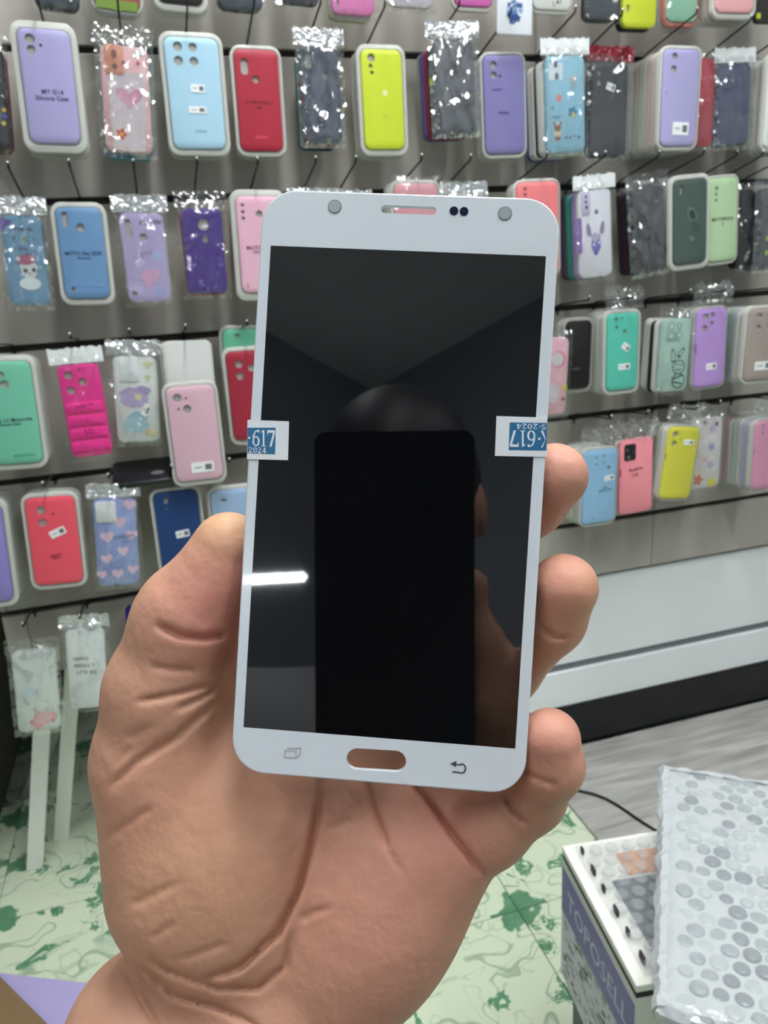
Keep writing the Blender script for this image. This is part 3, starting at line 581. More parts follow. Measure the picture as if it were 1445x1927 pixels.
case(3, Q(418, 622, 500, 616, 508, 780, 428, 786), .05, '#65c39a', 'mint case showing only its top above the wine red one', 'mint case top', tray=.8, holes=[(-.35, .07, 7, 4)], hook=0)
# the tall blank tray that carries the dusty pink case
case(3, Q(303, 645, 397, 638, 417, 850, 326, 858), .09, '#d9dad6', 'tall milky backing tray behind the dusty pink case', 'tall milky backing tray', clear=.85, tx=(), bh=(WT, GR), bag=0)
# ---------------- row 3, right
case(3, Q(1030, 636, 1072, 634, 1064, 779, 1022, 781), .12, '#e2a9b5', 'pale pink case with round clear window beside the screen', 'pale pink round-window case', bag=1, pr=[('circle', .1, .28, 31, '#dd8f9c'), ('circle', 0, .28, 24, '#d5d3d3'), ('oval', -.2, .72, 38, '#cfc3cb'), ('square', .8, .65, 9, '#cfca1e'), ('square', .7, .8, 7, '#7d5b60'), ('circle', .4, .45, 3, '#d9cf55'), ('circle', .2, .86, 3, '#d9cf55')], hook=0)
case(3, Q(1068, 605, 1113, 603, 1110, 729, 1062, 733), .085, '#1d1a1b', 'black case in grey tray beside the pale pink case', 'black grey-tray case', tray=.9, traycol='#b3b2ac', tx=[('redmi', -.2, .7, 8, '#6d6a6c')], bh=(GR,))
case(3, Q(1144, 590, 1202, 588, 1198, 734, 1141, 733), .105, '#50c6ad', 'emerald green case with tilted sticker and white label', 'emerald green sticker case', head='crumple', tray=.9, holes=[(-.45, .075, 2.8), (-.42, .175, 2.4), (.1, .24, 3.3), (-.1, .07, 1.6)], st=[(.2, .44, 14, 11, -38), (.12, .695, 21, 10, 0)], bh=(GR, WT, GR, WT, GR), bhd=.012)
case(3, Q(1246, 600, 1304, 599, 1290, 735, 1238, 739), .105, '#a8cabc', 'pale mint case with dark bunny line drawing', 'pale mint bunny case', bag=1, head='clear', plates=[(-.22, .16, 33, 36, '#a3c2b5')], pr=[('circle', -.4, .1, 13, '#86a79a'), ('circle', -.4, .1, 9, '#c1d5cb'), ('circle', .12, .1, 11, '#86a79a'), ('circle', .12, .1, 7, '#c1d5cb'), ('circle', -.38, .23, 14, '#86a79a'), ('circle', -.38, .23, 10, '#c1d5cb'), ('circle', .15, .22, 13, '#86a79a'), ('circle', .15, .22, 9, '#c1d5cb'), ('ear', -.12, .5, 27, '#2f4a46', 8), ('ear', -.12, .5, 19, '#a8cabc', 8), ('ear', .42, .46, 22, '#2f4a46', -35), ('ear', .42, .46, 14, '#a8cabc', -35), ('circle', .32, .66, 28, '#2f4a46'), ('circle', .32, .66, 24, '#a9cabd'), ('circle', .35, .85, 30, '#2f4a46'), ('circle', .35, .85, 25, '#a9cabd'), ('bar', .2, .62, 9, '#2f4a46', 15), ('bar', .5, .63, 9, '#2f4a46', -15), ('bar', .3, .7, 14, '#2f4a46'), ('bar', .3, .8, 22, '#2f4a46', 20), ('bar', .3, .88, 22, '#2f4a46', -12)], bh=(GR, DK, GR, WT), bhd=.013)
case(3, Q(1312, 580, 1369, 580, 1361, 727, 1305, 727), .105, '#ba90da', 'orchid purple case with small white label', 'orchid purple case', head='crumple', tray=.5, holes=[(-.42, .1, 5), (.02, .09, 4.4), (.0, .19, 3.6), (-.45, .245, 4.8)], st=[(.1, .74, 20, 11, 0)], bh=(GR, PU, WT, TL_), pr=[('bar', -.97, .5, 18, '#7650a0', 90)])
case(3, Q(1413, 580, 1475, 580, 1462, 716, 1398, 713), .12, '#a8978f', 'taupe case with four camera holes cut by right edge', 'taupe right-edge case', tray=.8, holes=[(-.42, .1, 4.4), (.15, .1, 4.4), (-.42, .26, 4.4), (.15, .26, 4.4)], st=[(.1, .8, 36, 15, 0)], bh=(WT, WT, MB, ('sage green', '#4f9a78'), GR), bhd=.013)
# ---------------- row 4, left
case(4, Q(-70, 955, 0, 948, 27, 1130, -45, 1136), .11, '#8a7dc9', 'periwinkle case in white trays cut by the left edge', 'periwinkle left-edge case', tray=1.1, bh=(WT, WT, GR, WT), bhd=.014)
case(4, Q(45, 940, 138, 932, 157, 1091, 67, 1107), .105, '#fb5064', 'coral red case with tilted white sticker, lower left', 'coral red sticker case', tray=.9, holes=[(-.38, .14, 5.4), (-.38, .28, 5), (.08, .19, 1.6)], st=[(.18, .40, 21, 11, 22)], tx=[('redmi', .0, .66, 8, '#8a2433', 8), ('Note', .0, .69, 6, '#8a2433', 8)], bh=(WT, GR, WT))
case(4, Q(172, 940, 255, 935, 262, 1099, 186, 1104), .1, '#8f9fd6', 'periwinkle case printed with pale pink hearts', 'pink hearts case', bag=1, head='foil', plates=[(-.4, .15, 32, 36, '#e6e6e8')], pr=[('heart', x, y, s, '#e3c3d6', r) for x, y, s, r in [(.72, .08, 22, -10), (.2, .27, 22, 5), (-.42, .43, 23, 5), (.72, .42, 20, -10), (.3, .6, 19, 5), (-.5, .68, 19, 8), (-.02, .86, 20, 0), (.7, .82, 18, -5), (-.78, .86, 17, 0)]], tx=[('CONCEPT', .38, .44, 8, '#5d648e'), ('moto', .48, .49, 6, '#5d648e')], bh=(WT, GR, WT))
case(4, Q(288, 928, 369, 921, 390, 1078, 307, 1087), .09, '#1f437f', 'royal blue case with small white sticker beside the thumb', 'royal blue sticker case', tray=.9, holes=[(-.45, .1, 6, 9), (-.45, .19, 4, 5)], st=[(.12, .50, 19, 11, 5)], bh=(GR, WT))
case(4, Q(395, 926, 475, 918, 490, 1075, 412, 1082), .09, '#9bb8dd', 'powder blue case mostly hidden behind the thumb', 'powder blue case', tray=.9, holes=[(-.4, .11, 9, 5)], bh=(GR,))
# ---------------- row 4, right
case(4, Q(1102, 848, 1160, 845, 1158, 982, 1093, 987), .105, '#8bbbe0', 'light blue case with dark lettering beside the fingertips', 'light blue fingertip case', head='crumple', tray=.6, holes=[(-.25, .1, 1.7), (.2, .09, 1.7), (-.25, .19, 1.7), (.2, .18, 1.7), (.5, .25, 2.8), (-.38, .93, 1.6)], st=[(.55, .39, 18, 9, 5)], tx=[('redmi', .3, .52, 6, '#2f4c6d', 4), ('Silicone Case', .35, .555, 6, '#2f4c6d', 4)], bh=(WT, ('cream', '#d9d6c8'), ('cream', '#d9d6c8'), GR, WT), bhd=.0125)
case(4, Q(1168, 828, 1229, 823, 1227, 962, 1165, 968), .1, '#fb909a', 'salmon pink case with black camera plate and lettering', 'salmon pink camera-plate case', head='crumple', plates=[(-.42, .165, 26, 33, '#1c1a1d')], pr=[('circle', -.6, .13, 6.5, '#5b5759'), ('circle', -.52, .225, 7.5, '#6a6668'), ('circle', -.22, .165, 5, '#4e4a4d'), ('bar', -.97, .42, 14, '#2d1a1d', 90)], tx=[('Realme', -.05, .40, 11, '#3d1a20', 5), ('C35', -.1, .48, 10, '#3d1a20', 5)], bh=(GR,))
case(4, Q(1260, 804, 1318, 803, 1296, 940, 1240, 937), .11, '#d9d43a', 'mustard yellow tilted case with small white sticker', 'mustard yellow tilted case', head='crumple', tray=.5, holes=[(-.55, .1, 5), (-.55, .225, 4.6), (-.15, .17, 1.5)], st=[(.38, .21, 20, 9, 0)], pr=[('bar', -.97, .4, 12, '#77721c', 90)], bh=(WT, GR, ('brown', '#5c4844'), WT), bhd=.012)
case(4, Q(1304, 788, 1360, 784, 1353, 915, 1296, 921), .085, '#d6cfcd', 'pastel floral case with orange and yellow blossoms', 'pastel floral case', bag=1, head='clear', pr=[('flower', -.1 + .25 * math.sin(i * 2.1) * 2, .08 + .085 * i, 16 + 3 * (i % 3), ['#d9b8b4', '#b9b2cf', '#d8cfae', '#e3dede', '#a7a2c9', '#c9c3b0'][i % 6], 30 * i) for i in range(9)] + [('flower', -.45, .87, 26, '#cf7350'), ('flower', .45, .93, 24, '#d8d42e'), ('circle', -.2, .06, 6, '#5d5c86'), ('circle', .6, .1, 9, '#6d6a99')])
case(4, Q(1423, 792, 1480, 788, 1472, 914, 1413, 921), .12, '#d78fae', 'rose pink case with three tiny holes at right edge', 'rose pink right-edge case', head='crumple', tray=.5, holes=[(-.5, .06, 1.8), (-.5, .12, 1.8), (-.5, .18, 1.8)], pr=[('bar', -.95, .42, 10, '#4c2a3c', 90)], bh=(WT, ('lavender', '#a9a3c9'), WT, ('pale teal', '#b5cfca'), GR, PK, GR), bhd=.0135)
# ---------------- row 5, left
case(5, Q(22, 1240, 101, 1214, 113, 1363, 38, 1388), .08, '#d3d9d6', 'speckled white case with pink lower end in loose bag', 'speckled pink-ended case', bag=1, bags=.25, head='clear', thick=.014, pr=[('blob', -.05 , .90, 30, '#dd8f9c'), ('blob', .3, .86, 27, '#e0a3ac'), ('wide', .3, .83, 40, '#e3a6ae'), ('blob', -.3, .5, 30, '#c3d2dc')] + [('circle', -.8 + 1.6 * ((i * 37) % 100) / 100, .12 + .66 * ((i * 53) % 100) / 100, 1.6, '#8d9499') for i in range(26)])
case(5, Q(121, 1186, 196, 1180, 203, 1328, 133, 1337), .085, '#dde1df', 'plain white case with handwritten black model name', 'handwritten white case', bag=1, head='foil', bags=.14, thick=.014, tx=[('OPPO', -.28, .37, 10, '#34383c', -3), ('RENO 7', -.12, .455, 10, '#34383c', -3), ('LITE 5G', -.02, .54, 10, '#34383c', -3)], bh=(WT,))
case(5, Q(235, 1142, 305, 1136, 316, 1275, 246, 1282), .05, '#24208a', 'deep blue case hidden behind the hand, lowest row', 'deep blue case')
# dark case lying flat on top of the hook row, under the marble case
dc = frame(on_wall(275, 884, .07), HW, (UP * .35 + NW * .94).normalized(), HW.cross((UP * .35 + NW * .94).normalized())) 
dk = empty('phone_case', dc, 'black case lying flat under the pastel marble case', 'phone case')
link('shell', plate(rrect(.108, .072, .01, 5), -.009, 0, (), .002), mat('#16151c', .25), dk, None, 1)
link('printed_motif', poly_me(circ(.018, -.012, .011, 16, .006), 0, .0002), mat('#6f7077', .3), dk)

# ================================================================== PROPS AT THE LOWER RIGHT
# black cable over the vinyl
cp = [on_z(x, y, .0105) for x, y in [(1035, 1481), (1050, 1483), (1070, 1485), (1090, 1488), (1116, 1494), (1140, 1503), (1160, 1514), (1178, 1526), (1198, 1540), (1218, 1553), (1262, 1580), (1300, 1600)]]
tag(link('power_cable', tube_me(cp, .0028, 8), mat('#0c0c0d', .35), None, None, 1), 'thin black cable curving over the grey vinyl floor', 'cable')
# carton with purple band
BT, BB = 1.09 - .69, 1.09 - .89
ca = on_z(1058, 1592, BT); cb_ = on_z(1198, 1855, BT)
bd = (cb_ - ca); BL_ = bd.length; by = -bd.normalized(); bxx = Vector((by.y, -by.x, 0))     # bxx: to the right, by: away
BWd = .27
bx_m = frame(Vector((cb_.x, cb_.y, BB)), bxx, by, UP)
crt = empty('carton_box', bx_m, 'white carton with purple lettered band under the bubble-wrapped parcel', 'box')
hgt = BT - BB
wht = mat('#dcdcd6', .5); pur = mat('#5d4f9a', .4)
link('body', box_me(0, BWd, 0, BL_, 0, hgt - .017, .001), wht, crt)
link('lid', box_me(-.0005, BWd + .0005, -.0005, BL_ + .0005, hgt - .009, hgt, .001), mat('#ecebe2', .5), crt)
link('lid_gap', box_me(.0004, BWd - .0004, .0004, BL_ - .0004, hgt - .017, hgt - .009), mat('#100e0c', .7), crt)
LF = frame(Vector((0, BL_, 0)), Vector((0, -1, 0)), Vector((0, 0, 1)), Vector((-1, 0, 0)))      # left face: x runs towards the lens
band = link('purple_band', plate([(.002, hgt * .53), (BL_ - .002, hgt * .53), (BL_ - .002, hgt - .028), (.002, hgt - .028)], -.001, .0004), pur, crt, LF @ Matrix.Translation((0, 0, .0002)))
link('lettering', text_me('TOPOSELL', .0355, 0, 0), mat('#cbc6e6', .5), band, T(BL_ * .52, hgt * .685, .0006))
fine = link('printed_text', plate([(.002, .004), (BL_ - .002, .004), (BL_ - .002, hgt * .53), (.002, hgt * .53)], -.001, .0003), mat('#d3d3dc', .5), crt, LF @ Matrix.Translation((0, 0, .0002)))
vs, fs = [], []; rg = random.Random(4)
for _ in range(170):
    x = .008 + rg.random() * (BL_ - .022); y = .012 + rg.random() * (hgt * .47); a = rg.random() * .012 + .002; b = .0012 + rg.random() * .0016
    s = len(vs); vs += [(x, y, .0005), (x + a, y, .0005), (x + a, y + b, .0005), (x, y + b, .0005)]; fs.append((s, s + 1, s + 2, s + 3))
tag(link('small_print', me_from(vs, fs), mat('#3a3a46', .6), fine), kind='stuff')
# dark crate below the carton
crate = link('storage_crate', box_me(.012, BWd - .02, .012, BL_ - .012, 0.0005 - BB, -.0005, .003), mat('#16181f', .4), None, bx_m)
tag(crate, 'dark navy crate on the floor below the white carton', 'crate')
# --- bubble wrap pieces
def wrap_mat(alpha, nm, col='#cdd2d4'):
    m, t, o = nt(nm); p = node(t, 'BsdfPrincipled'); p.inputs['Base Color'].default_value = (*lin(col), 1); p.inputs['Roughness'].default_value = .12
    p.inputs['Specular IOR Level'].default_value = .8
    b = bump(t, 60, .7, .004, 4); t.links.new(b.outputs[0], p.inputs['Normal'])
    tr = node(t, 'BsdfTransparent'); mx = node(t, 'MixShader'); mx.inputs[0].default_value = alpha
    t.links.new(tr.outputs[0], mx.inputs[1]); t.links.new(p.outputs[0], mx.inputs[2]); t.links.new(mx.outputs[0], o.inputs[0]); return m
def dome_me(r, hh, n=14, rings=5):
    vs, fs = [], []
    prof = [(1.0, 0.0), (.97, .35), (.88, .62), (.66, .86), (.36, .97)]
    for (rr, zz) in prof: vs += [(r * rr * math.cos(2 * math.pi * i / n), r * rr * math.sin(2 * math.pi * i / n), hh * zz) for i in range(n)]
    vs.append((0, 0, hh))
    for k in range(len(prof) - 1):
        for i in range(n): j = (i + 1) % n; fs.append((k * n + i, k * n + j, (k + 1) * n + j, (k + 1) * n + i))
    for i in range(n): fs.append(((len(prof) - 1) * n + i, (len(prof) - 1) * n + (i + 1) % n, len(vs) - 1))
    me = me_from(vs, fs); me.polygons.foreach_set('use_smooth', [True] * len(me.polygons)); return me
PT = 1.09 - .652
pa = on_z(1250, 1437, PT); pb = on_z(1240, 1888, PT); py = (pa - pb); PL = py.length; py.normalize(); pxv = Vector((py.y, -py.x, 0))
par = empty('bubble_wrapped_parcel', frame(Vector((pb.x, pb.y, PT - .024)), pxv, py, UP), 'flat parcel in thick bubble wrap lying over the carton', 'parcel')
PWd = .30
rg = random.Random(9)
def sheet(w, l, z, nx, ny, amp, seed):
    r = random.Random(seed); vs, fs = [], []
    for j in range(ny + 1):
        for i in range(nx + 1):
            ex_ = 1 if i in (0, nx) or j in (0, ny) else 0
            jag = (r.random() - .5) * .010 if j == 0 else ((r.random() - .5) * .003 if ex_ else 0)
            vs.append((w * i / nx + (jag if i == 0 else 0), l * j / ny + (jag if j in (0, ny) else 0), z + (r.random() - .5) * amp - ex_ * .004))
    for j in range(ny):
        for i in range(nx):
            a = j * (nx + 1) + i; fs.append((a, a + 1, a + nx + 2, a + nx + 1))
    return me_from(vs, fs)
link('content', box_me(.012, PWd, .02, PL - .012, .002, .017, .002), mat('#b9bfc2', .6), par)
link('wrap_sheet', sheet(PWd, PL, .0205, 30, 38, .0022, 3), wrap_mat(.82, 'bubble_film'), par, None, 1)
link('wrap_underside', sheet(PWd - .004, PL - .006, .0006, 6, 8, .0004, 5), wrap_mat(.82, 'bubble_film'), par, Matrix.Translation((.002, .004, .0005)), 1)
# crinkled turned-down edges of the wrap
def skirt(a, b, out, n, seed):
    r = random.Random(seed); a, b, out = Vector(a), Vector(b), Vector(out); vs, fs = [], []
    for i in range(n + 1):
        p = a.lerp(b, i / n); j = .004 * (r.random() - .3)
        for k, (zz, oo) in enumerate(((.0215, -.006), (.0215, .001), (.014, .006), (.006, .005), (.001, .001))):
            vs.append(tuple(p + out * (oo + j * (.4 + .3 * k) + (r.random() - .5) * .002) + Vector((0, 0, zz + (r.random() - .5) * .0025 - (.0012 if k == 4 else 0)))))
    for i in range(n):
        for k in range(4): q = i * 5 + k; fs.append((q, q + 5, q + 6, q + 1))
    return me_from(vs, fs)
link('folded_edge', skirt((.001, PL, 0), (.001, 0, 0), (-1, 0, 0), 46, 2), wrap_mat(.8, 'bubble_film'), par)
link('crumpled_end', skirt((0, .002, 0), (PWd, .002, 0), (0, -1, 0), 40, 4), wrap_mat(.8, 'bubble_film'), par)
link('folded_edge', skirt((PWd, PL - .002, 0), (0, PL - .002, 0), (0, 1, 0), 40, 6), wrap_mat(.8, 'bubble_film'), par)
DM = []
for cc, al in (('#d3d9db', .35), ('#b3babd', .45), ('#8f979b', .45)):
    d_ = dome_me(.0091, .0046); d_.materials.append(wrap_mat(al, 'bubble_dome', cc)); DM.append(d_)
sp_ = .0203; nb = 0
for j in range(int(PL / (sp_ * .866)) + 1):
    for i in range(int(PWd / sp_) + 1):
        x = .024 + i * sp_ + (j % 2) * sp_ / 2 + (rg.random() - .5) * .002; y = .012 + j * sp_ * .866 + (rg.random() - .5) * .002
        if x > PWd - .01 or y > PL - .01: continue
        if rg.random() < .05 or nb >= 298: continue
        sc = .78 + rg.random() * .28
        pick_ = rg.choices((0, 1, 2), (4, 4, 1.6 + 2 * (math.sin(j * .9) > .3)))[0]
        b = bpy.data.objects.new('bubble', DM[pick_]); COL.objects.link(b); b.parent = par
        b.matrix_local = Matrix.Translation((x, y, .0195 + rg.random() * .001)) @ Matrix.Rotation((rg.random() - .5) * .3, 4, 'X') @ Matrix.Diagonal((sc, sc, sc * (.3 + rg.random() * .8), 1)); nb += 1
# loose bubble sheet on top of the carton with coloured goods showing through
bs = empty('bubble_wrap_sheet', bx_m @ Matrix.Translation((.012, .006, hgt)), 'clear bubble wrap over goods on top of the white carton', 'bubble wrap')
link('film_sheet', sheet(BWd - .02, BL_ - .012, .006, 10, 10, .003, 12), wrap_mat(.26, 'bubble_film_thin'), bs, None, 1)
d2 = dome_me(.0085, .004); d2.materials.append(wrap_mat(.35, 'bubble_dome_thin', '#b9bfc2'))
for j in range(11):
    for i in range(5):
        x = .012 + i * .0205 + (j % 2) * .010; y = .012 + j * .0178
        if y > BL_ - .02: continue
        b = bpy.data.objects.new('bubble', d2); COL.objects.link(b); b.parent = bs; b.matrix_local = Matrix.Translation((x, y, .006))
for j in range(6):
    link('slit', box_me(.0045, .0068, .013 + j * .031 + .004 * (j % 2), .024 + j * .031, .0028, .0106), mat('#101010', .6), bs)
gd = link('wrapped_device', box_me(.022, .075, .012, BL_ - .075, .0006, .0026), mat('#2f3340', .35), None, bx_m @ Matrix.Translation((.012, .006, hgt)))
tag(gd, 'dark grey flat device under the clear bubble wrap', 'device')
gd = link('cardboard_piece', box_me(.045, .12, BL_ - .07, BL_ - .035, .0006, .0026), mat('#d08c50', .6), None, bx_m @ Matrix.Translation((.012, .006, hgt)))
tag(gd, 'orange-brown cardboard piece under the clear bubble wrap', 'cardboard')

# ---- lilac folder and brown carton at the lower left
la, lb, lc_ = on_z(-60, 1826, .004), on_z(175, 1853, .004), on_z(60, 1990, .004)
lx = (lb - la).normalized(); ly = Vector((-lx.y, lx.x, 0))
fo = link('paper_folder', plate([(0, 0), ((lb - la).length, 0), ((lb - la).length, -.26), (0, -.26)], 0.0005, .006), mat('#b6abdb', .45), None, frame(Vector((la.x, la.y, 0)), lx, ly, UP))
tag(fo, 'lilac folder on the tiles at the lower left', 'folder')
ba = on_z(-30, 1822, .012); bb = on_z(90, 1943, .012); bx2 = (bb - ba).normalized(); by2 = Vector((-bx2.y, bx2.x, 0))
br = empty('cardboard_box', frame(Vector((ba.x, ba.y, .0062)), bx2, by2, UP), 'low brown cardboard box resting on the lilac folder', 'box')
Lb = (bb - ba).length + .05
link('body', box_me(-.05, Lb, -.2, 0, 0, .03, .002), mat('#7b6446', .6, bp=(40, .2)), br)
link('flap', box_me(-.048, Lb - .002, -.1, -.002, .0302, .033, .0008), mat('#846c4b', .6), br)

# ================================================================== THE DISPLAY PANEL IN THE HAND
RP = np.array([[0.99614327, -0.05917031, 0.06478776], [0.06009409, 0.99811567, -0.01240206], [-0.06393185, 0.01624759, 0.997822]])
TP = np.array([2.048, -4.085, 191.968]) * .001
pX = Vector(R @ RP[:, 0]); pY = Vector(R @ -RP[:, 1]); pZ = pX.cross(pY); pO = c2w(TP)
LCDM = frame(pO, pX, pY, pZ)
def on_lcd(x, y, lift=0.):
    d = ray(x, y); q = pO + pZ * lift; t = (q - EYE).dot(pZ) / d.dot(pZ)
    return EYE + d * t
def lc(x, y):
    p = on_lcd(x, y) - pO; return (p.dot(pX), p.dot(pY))
xl = (lc(480, 599)[0] + lc(455, 1100)[0] + lc(470, 800)[0]) / 3; xr = (lc(1043, 599)[0] + lc(1016, 1020)[0]) / 2
yt = lc(720, 363)[1]; yb = lc(720, 1475)[1]
sw, sh = .0685, .1218
lcd = empty('phone_display', LCDM @ Matrix.Translation((0, yb, 0)), 'white framed smartphone display panel held in the hand', 'phone screen')
U = Matrix.Translation((0, -yb, 0))
cxp, cyp = (xl + xr) / 2, (yt + yb) / 2
outer = rrect(xr - xl, yt - yb, .0086, 10, cxp, cyp)
def slot(x0, y0, x1, y1, hgt, n=8):
    a = Vector(lc(x0, y0)); b = Vector(lc(x1, y1)); c = (a + b) / 2; L = (b - a).length; an = math.atan2(b.y - a.y, b.x - a.x)
    P = rrect(L, hgt, hgt * .499, n); return [(c.x + p[0] * math.cos(an) - p[1] * math.sin(an), c.y + p[0] * math.sin(an) + p[1] * math.cos(an)) for p in P]
ear = slot(717, 393, 821, 397, .0020); home = slot(652, 1427, 764, 1434, .0054)
whitem, t_, o_ = nt('white_glass'); p_ = node(t_, 'BsdfPrincipled'); p_.inputs['Base Color'].default_value = (*lin('#dbe3ea'), 1); p_.inputs['Roughness'].default_value = .18; p_.inputs['Coat Weight'].default_value = .3; p_.inputs['Coat Roughness'].default_value = .03
n_ = node(t_, 'TexNoise'); n_.inputs['Scale'].default_value = 300; b_ = node(t_, 'Bump'); b_.inputs['Strength'].default_value = .02; t_.links.new(n_.outputs['Fac'], b_.inputs['Height']); t_.links.new(b_.outputs[0], p_.inputs['Normal']); t_.links.new(p_.outputs[0], o_.inputs[0])
win = [(-sw / 2, -sh / 2), (sw / 2, -sh / 2), (sw / 2, sh / 2), (-sw / 2, sh / 2)]
link('bezel', plate(outer, -.0016, 0, [win, ear, home], .0004, -.0016), whitem, lcd, U)
scm, t_, o_ = nt('dark_screen'); p_ = node(t_, 'BsdfPrincipled'); p_.inputs['Base Color'].default_value = (.0026, .003, .0042, 1); p_.inputs['Roughness'].default_value = .02; p_.inputs['Specular IOR Level'].default_value = .95; p_.inputs['IOR'].default_value = 1.6
n_ = node(t_, 'TexNoise'); n_.inputs['Scale'].default_value = 60; n_.inputs['Detail'].default_value = 5; mr_ = node(t_, 'MapRange'); mr_.inputs['To Min'].default_value = .012; mr_.inputs['To Max'].default_value = .035; t_.links.new(n_.outputs['Fac'], mr_.inputs[0]); t_.links.new(mr_.outputs[0], p_.inputs['Roughness'])
t_.links.new(p_.outputs[0], o_.inputs[0])
link('screen', plate([(p[0] * .9995, p[1] * .9995) for p in win], -.0016, -.00008), scm, lcd, U)
link('backing_plate', plate(rrect(.066, .112, .002, 3, cxp, -.001), -.0024, -.00165), mat('#25272b', .5), lcd, U)
def dot(px, py, r, m, nm, lift=.00012):
    x, y = lc(px, py); link(nm, plate(circ(x, y, r, 24), -.0002, lift), m, lcd, U)
ring = mat('#8f989f', .3)
for (x, y) in ((630, 389), (950, 402)):
    dot(x, y, .00172, mat('#7a8288', .3), 'sensor_hole_ring'); dot(x, y, .00150, mat('#a5adb2', .25), 'sensor_window', .0002)
for x, y in ((854, 397), (873, 398)): dot(x, y, .00108, mat('#16173a', .1), 'proximity_sensor')
# speaker-slot mesh strip half way
# soft-key icons
def icon(lines, wdt, m, nm):
    for L_ in lines:
        P = [Vector(lc(*q)) for q in L_]
        vs, fs = [], []
        for a, b in zip(P, P[1:]):
            d = (b - a).normalized(); n = Vector((-d.y, d.x)) * wdt / 2; e = d * wdt * .35; s = len(vs)
            vs += [(*(a - n - e), .0001), (*(b - n + e), .0001), (*(b + n + e), .0001), (*(a + n - e), .0001)]; fs.append((s, s + 1, s + 2, s + 3))
        link(nm, me_from(vs, fs), m, lcd, U)
def arc(cx, cy, r, a0, a1, n=7): return [(cx + r * math.cos(math.radians(a0 + (a1 - a0) * i / n)), cy + r * math.sin(math.radians(a0 + (a1 - a0) * i / n))) for i in range(n + 1)]
gm = mat('#b3b8be', .4)
icon([[(537, 1412), (557, 1413), (557, 1426), (536, 1425), (537, 1412)], [(541, 1408), (566, 1408), (564, 1421), (559, 1424)]], .00032, gm, 'recents_icon')
km = mat('#43474d', .4)
icon([[(852, 1438), (866, 1439)] + arc(867, 1446, 9, -80, 80) + [(866, 1454), (852, 1452)]], .00034, km, 'back_icon')
tri = [lc(847, 1437), lc(859, 1432), lc(858, 1443)]
link('back_icon', poly_me(tri, 0.00002, .00012), km, lcd, U)
# ---- the two serial stickers wrapped round the edges
def sticker(name, label, quad, blue, right):
    Qd = [Vector(lc(*q)) for q in quad]
    st_ = link(name, plate([tuple(v) for v in Qd], .00005, .00022), mat('#e9edf2', .4), lcd, U); st_['label'] = label
    # the fold over the edge
    sgn = 1 if right else -1
    ee = [Qd[1], Qd[2]] if right else [Qd[0], Qd[3]]
    a, b = ee
    link('folded_edge', me_from([(a.x, a.y, .00022), (b.x, b.y, .00022), (b.x + sgn * .0003, b.y, -.0022), (a.x + sgn * .0003, a.y, -.0022)], [(0, 1, 2, 3)]), mat('#e9edf2', .4), st_)
    Bq = [Vector(lc(*q)) for q in blue]
    link('blue_print', plate([tuple(v) for v in Bq], .00022, .00026), mat('#2c6f9b', .4), st_)
    return st_
def strokes(st_, segs, org, ex, ey, m):
    """thick-and-thin serif numerals; segs = polygons in unit cells (x right, y up)"""
    vs, fs = [], []
    for P in segs:
        s = len(vs); vs += [(*(org + ex * p[0] + ey * p[1]), .00032) for p in P]; fs.append(tuple(range(s, s + len(P))))
    link('serial_number', me_from(vs, fs), m, st_)
def ringpoly(cx, cy, rx, ry, tx, ty, a0=0, a1=360, n=16):
    out = []
    for i in range(n):
        t0 = math.radians(a0 + (a1 - a0) * i / n); t1 = math.radians(a0 + (a1 - a0) * (i + 1) / n)
        f = lambda t, k: (cx + (rx - (tx if k else 0)) * math.cos(t), cy + (ry - (ty if k else 0)) * math.sin(t))
        out.append([f(t0, 0), f(t1, 0), f(t1, 1), f(t0, 1)])
    return out
G6 = ringpoly(.5, .3, .42, .31, .2, .07) + [[(.08, .3), (.28, .3), (.30, .6), (.14, .62)], [(.14, .62), (.30, .6), (.44, .84), (.36, .9)], [(.36, .9), (.44, .84), (.72, .95), (.7, 1.0)], [(.62, .99), (.86, .99), (.88, .82), (.68, .84)]]
G1 = [[(.4, .04), (.62, .04), (.62, 1.0), (.4, .94)], [(.2, 0), (.82, 0), (.82, .05), (.2, .05)], [(.2, .82), (.4, .86), (.5, 1.0), (.2, .88)]]
G7 = [[(.06, .84), (.95, .84), (.95, 1.0), (.06, 1.0)], [(.06, .72), (.15, .72), (.18, 1.0), (.06, 1.0)], [(.74, .86), (.95, .86), (.56, 0), (.32, 0)]]
GD = [[(.1, .42), (.6, .42), (.6, .54), (.1, .54)]]
G2 = ringpoly(.48, .72, .36, .28, .14, .08, 0, 180, 8) + [[(.84, .72), (.66, .72), (.1, .1), (.22, 0)], [(.08, 0), (.92, 0), (.92, .16), (.08, .16)]]
G0 = ringpoly(.5, .5, .4, .5, .2, .07)
G4 = [[(.56, 0), (.78, 0), (.78, 1), (.56, 1)], [(.04, .24), (.95, .24), (.95, .36), (.04, .36)], [(.04, .24), (.18, .24), (.62, 1), (.56, 1)]]
G5 = [[(.16, .84), (.86, .84), (.86, 1), (.16, 1)], [(.16, .5), (.26, .5), (.26, 1), (.16, 1)]] + ringpoly(.45, .32, .42, .3, .18, .07, -140, 130, 12)
GK = [[(.08, 0), (.28, 0), (.28, 1), (.08, 1)], [(.28, .42), (.42, .5), (.95, 1), (.8, 1)], [(.34, .5), (.5, .58), (.98, 0), (.74, 0)]]
def glyphs(seq, adv):
    out = []; x = 0
    for g, w_ in seq:
        out += [[(x + p[0] * w_, p[1]) for p in P] for P in g]; x += w_ * adv
    return out, x
snow = mat('#eef4fa', .4)
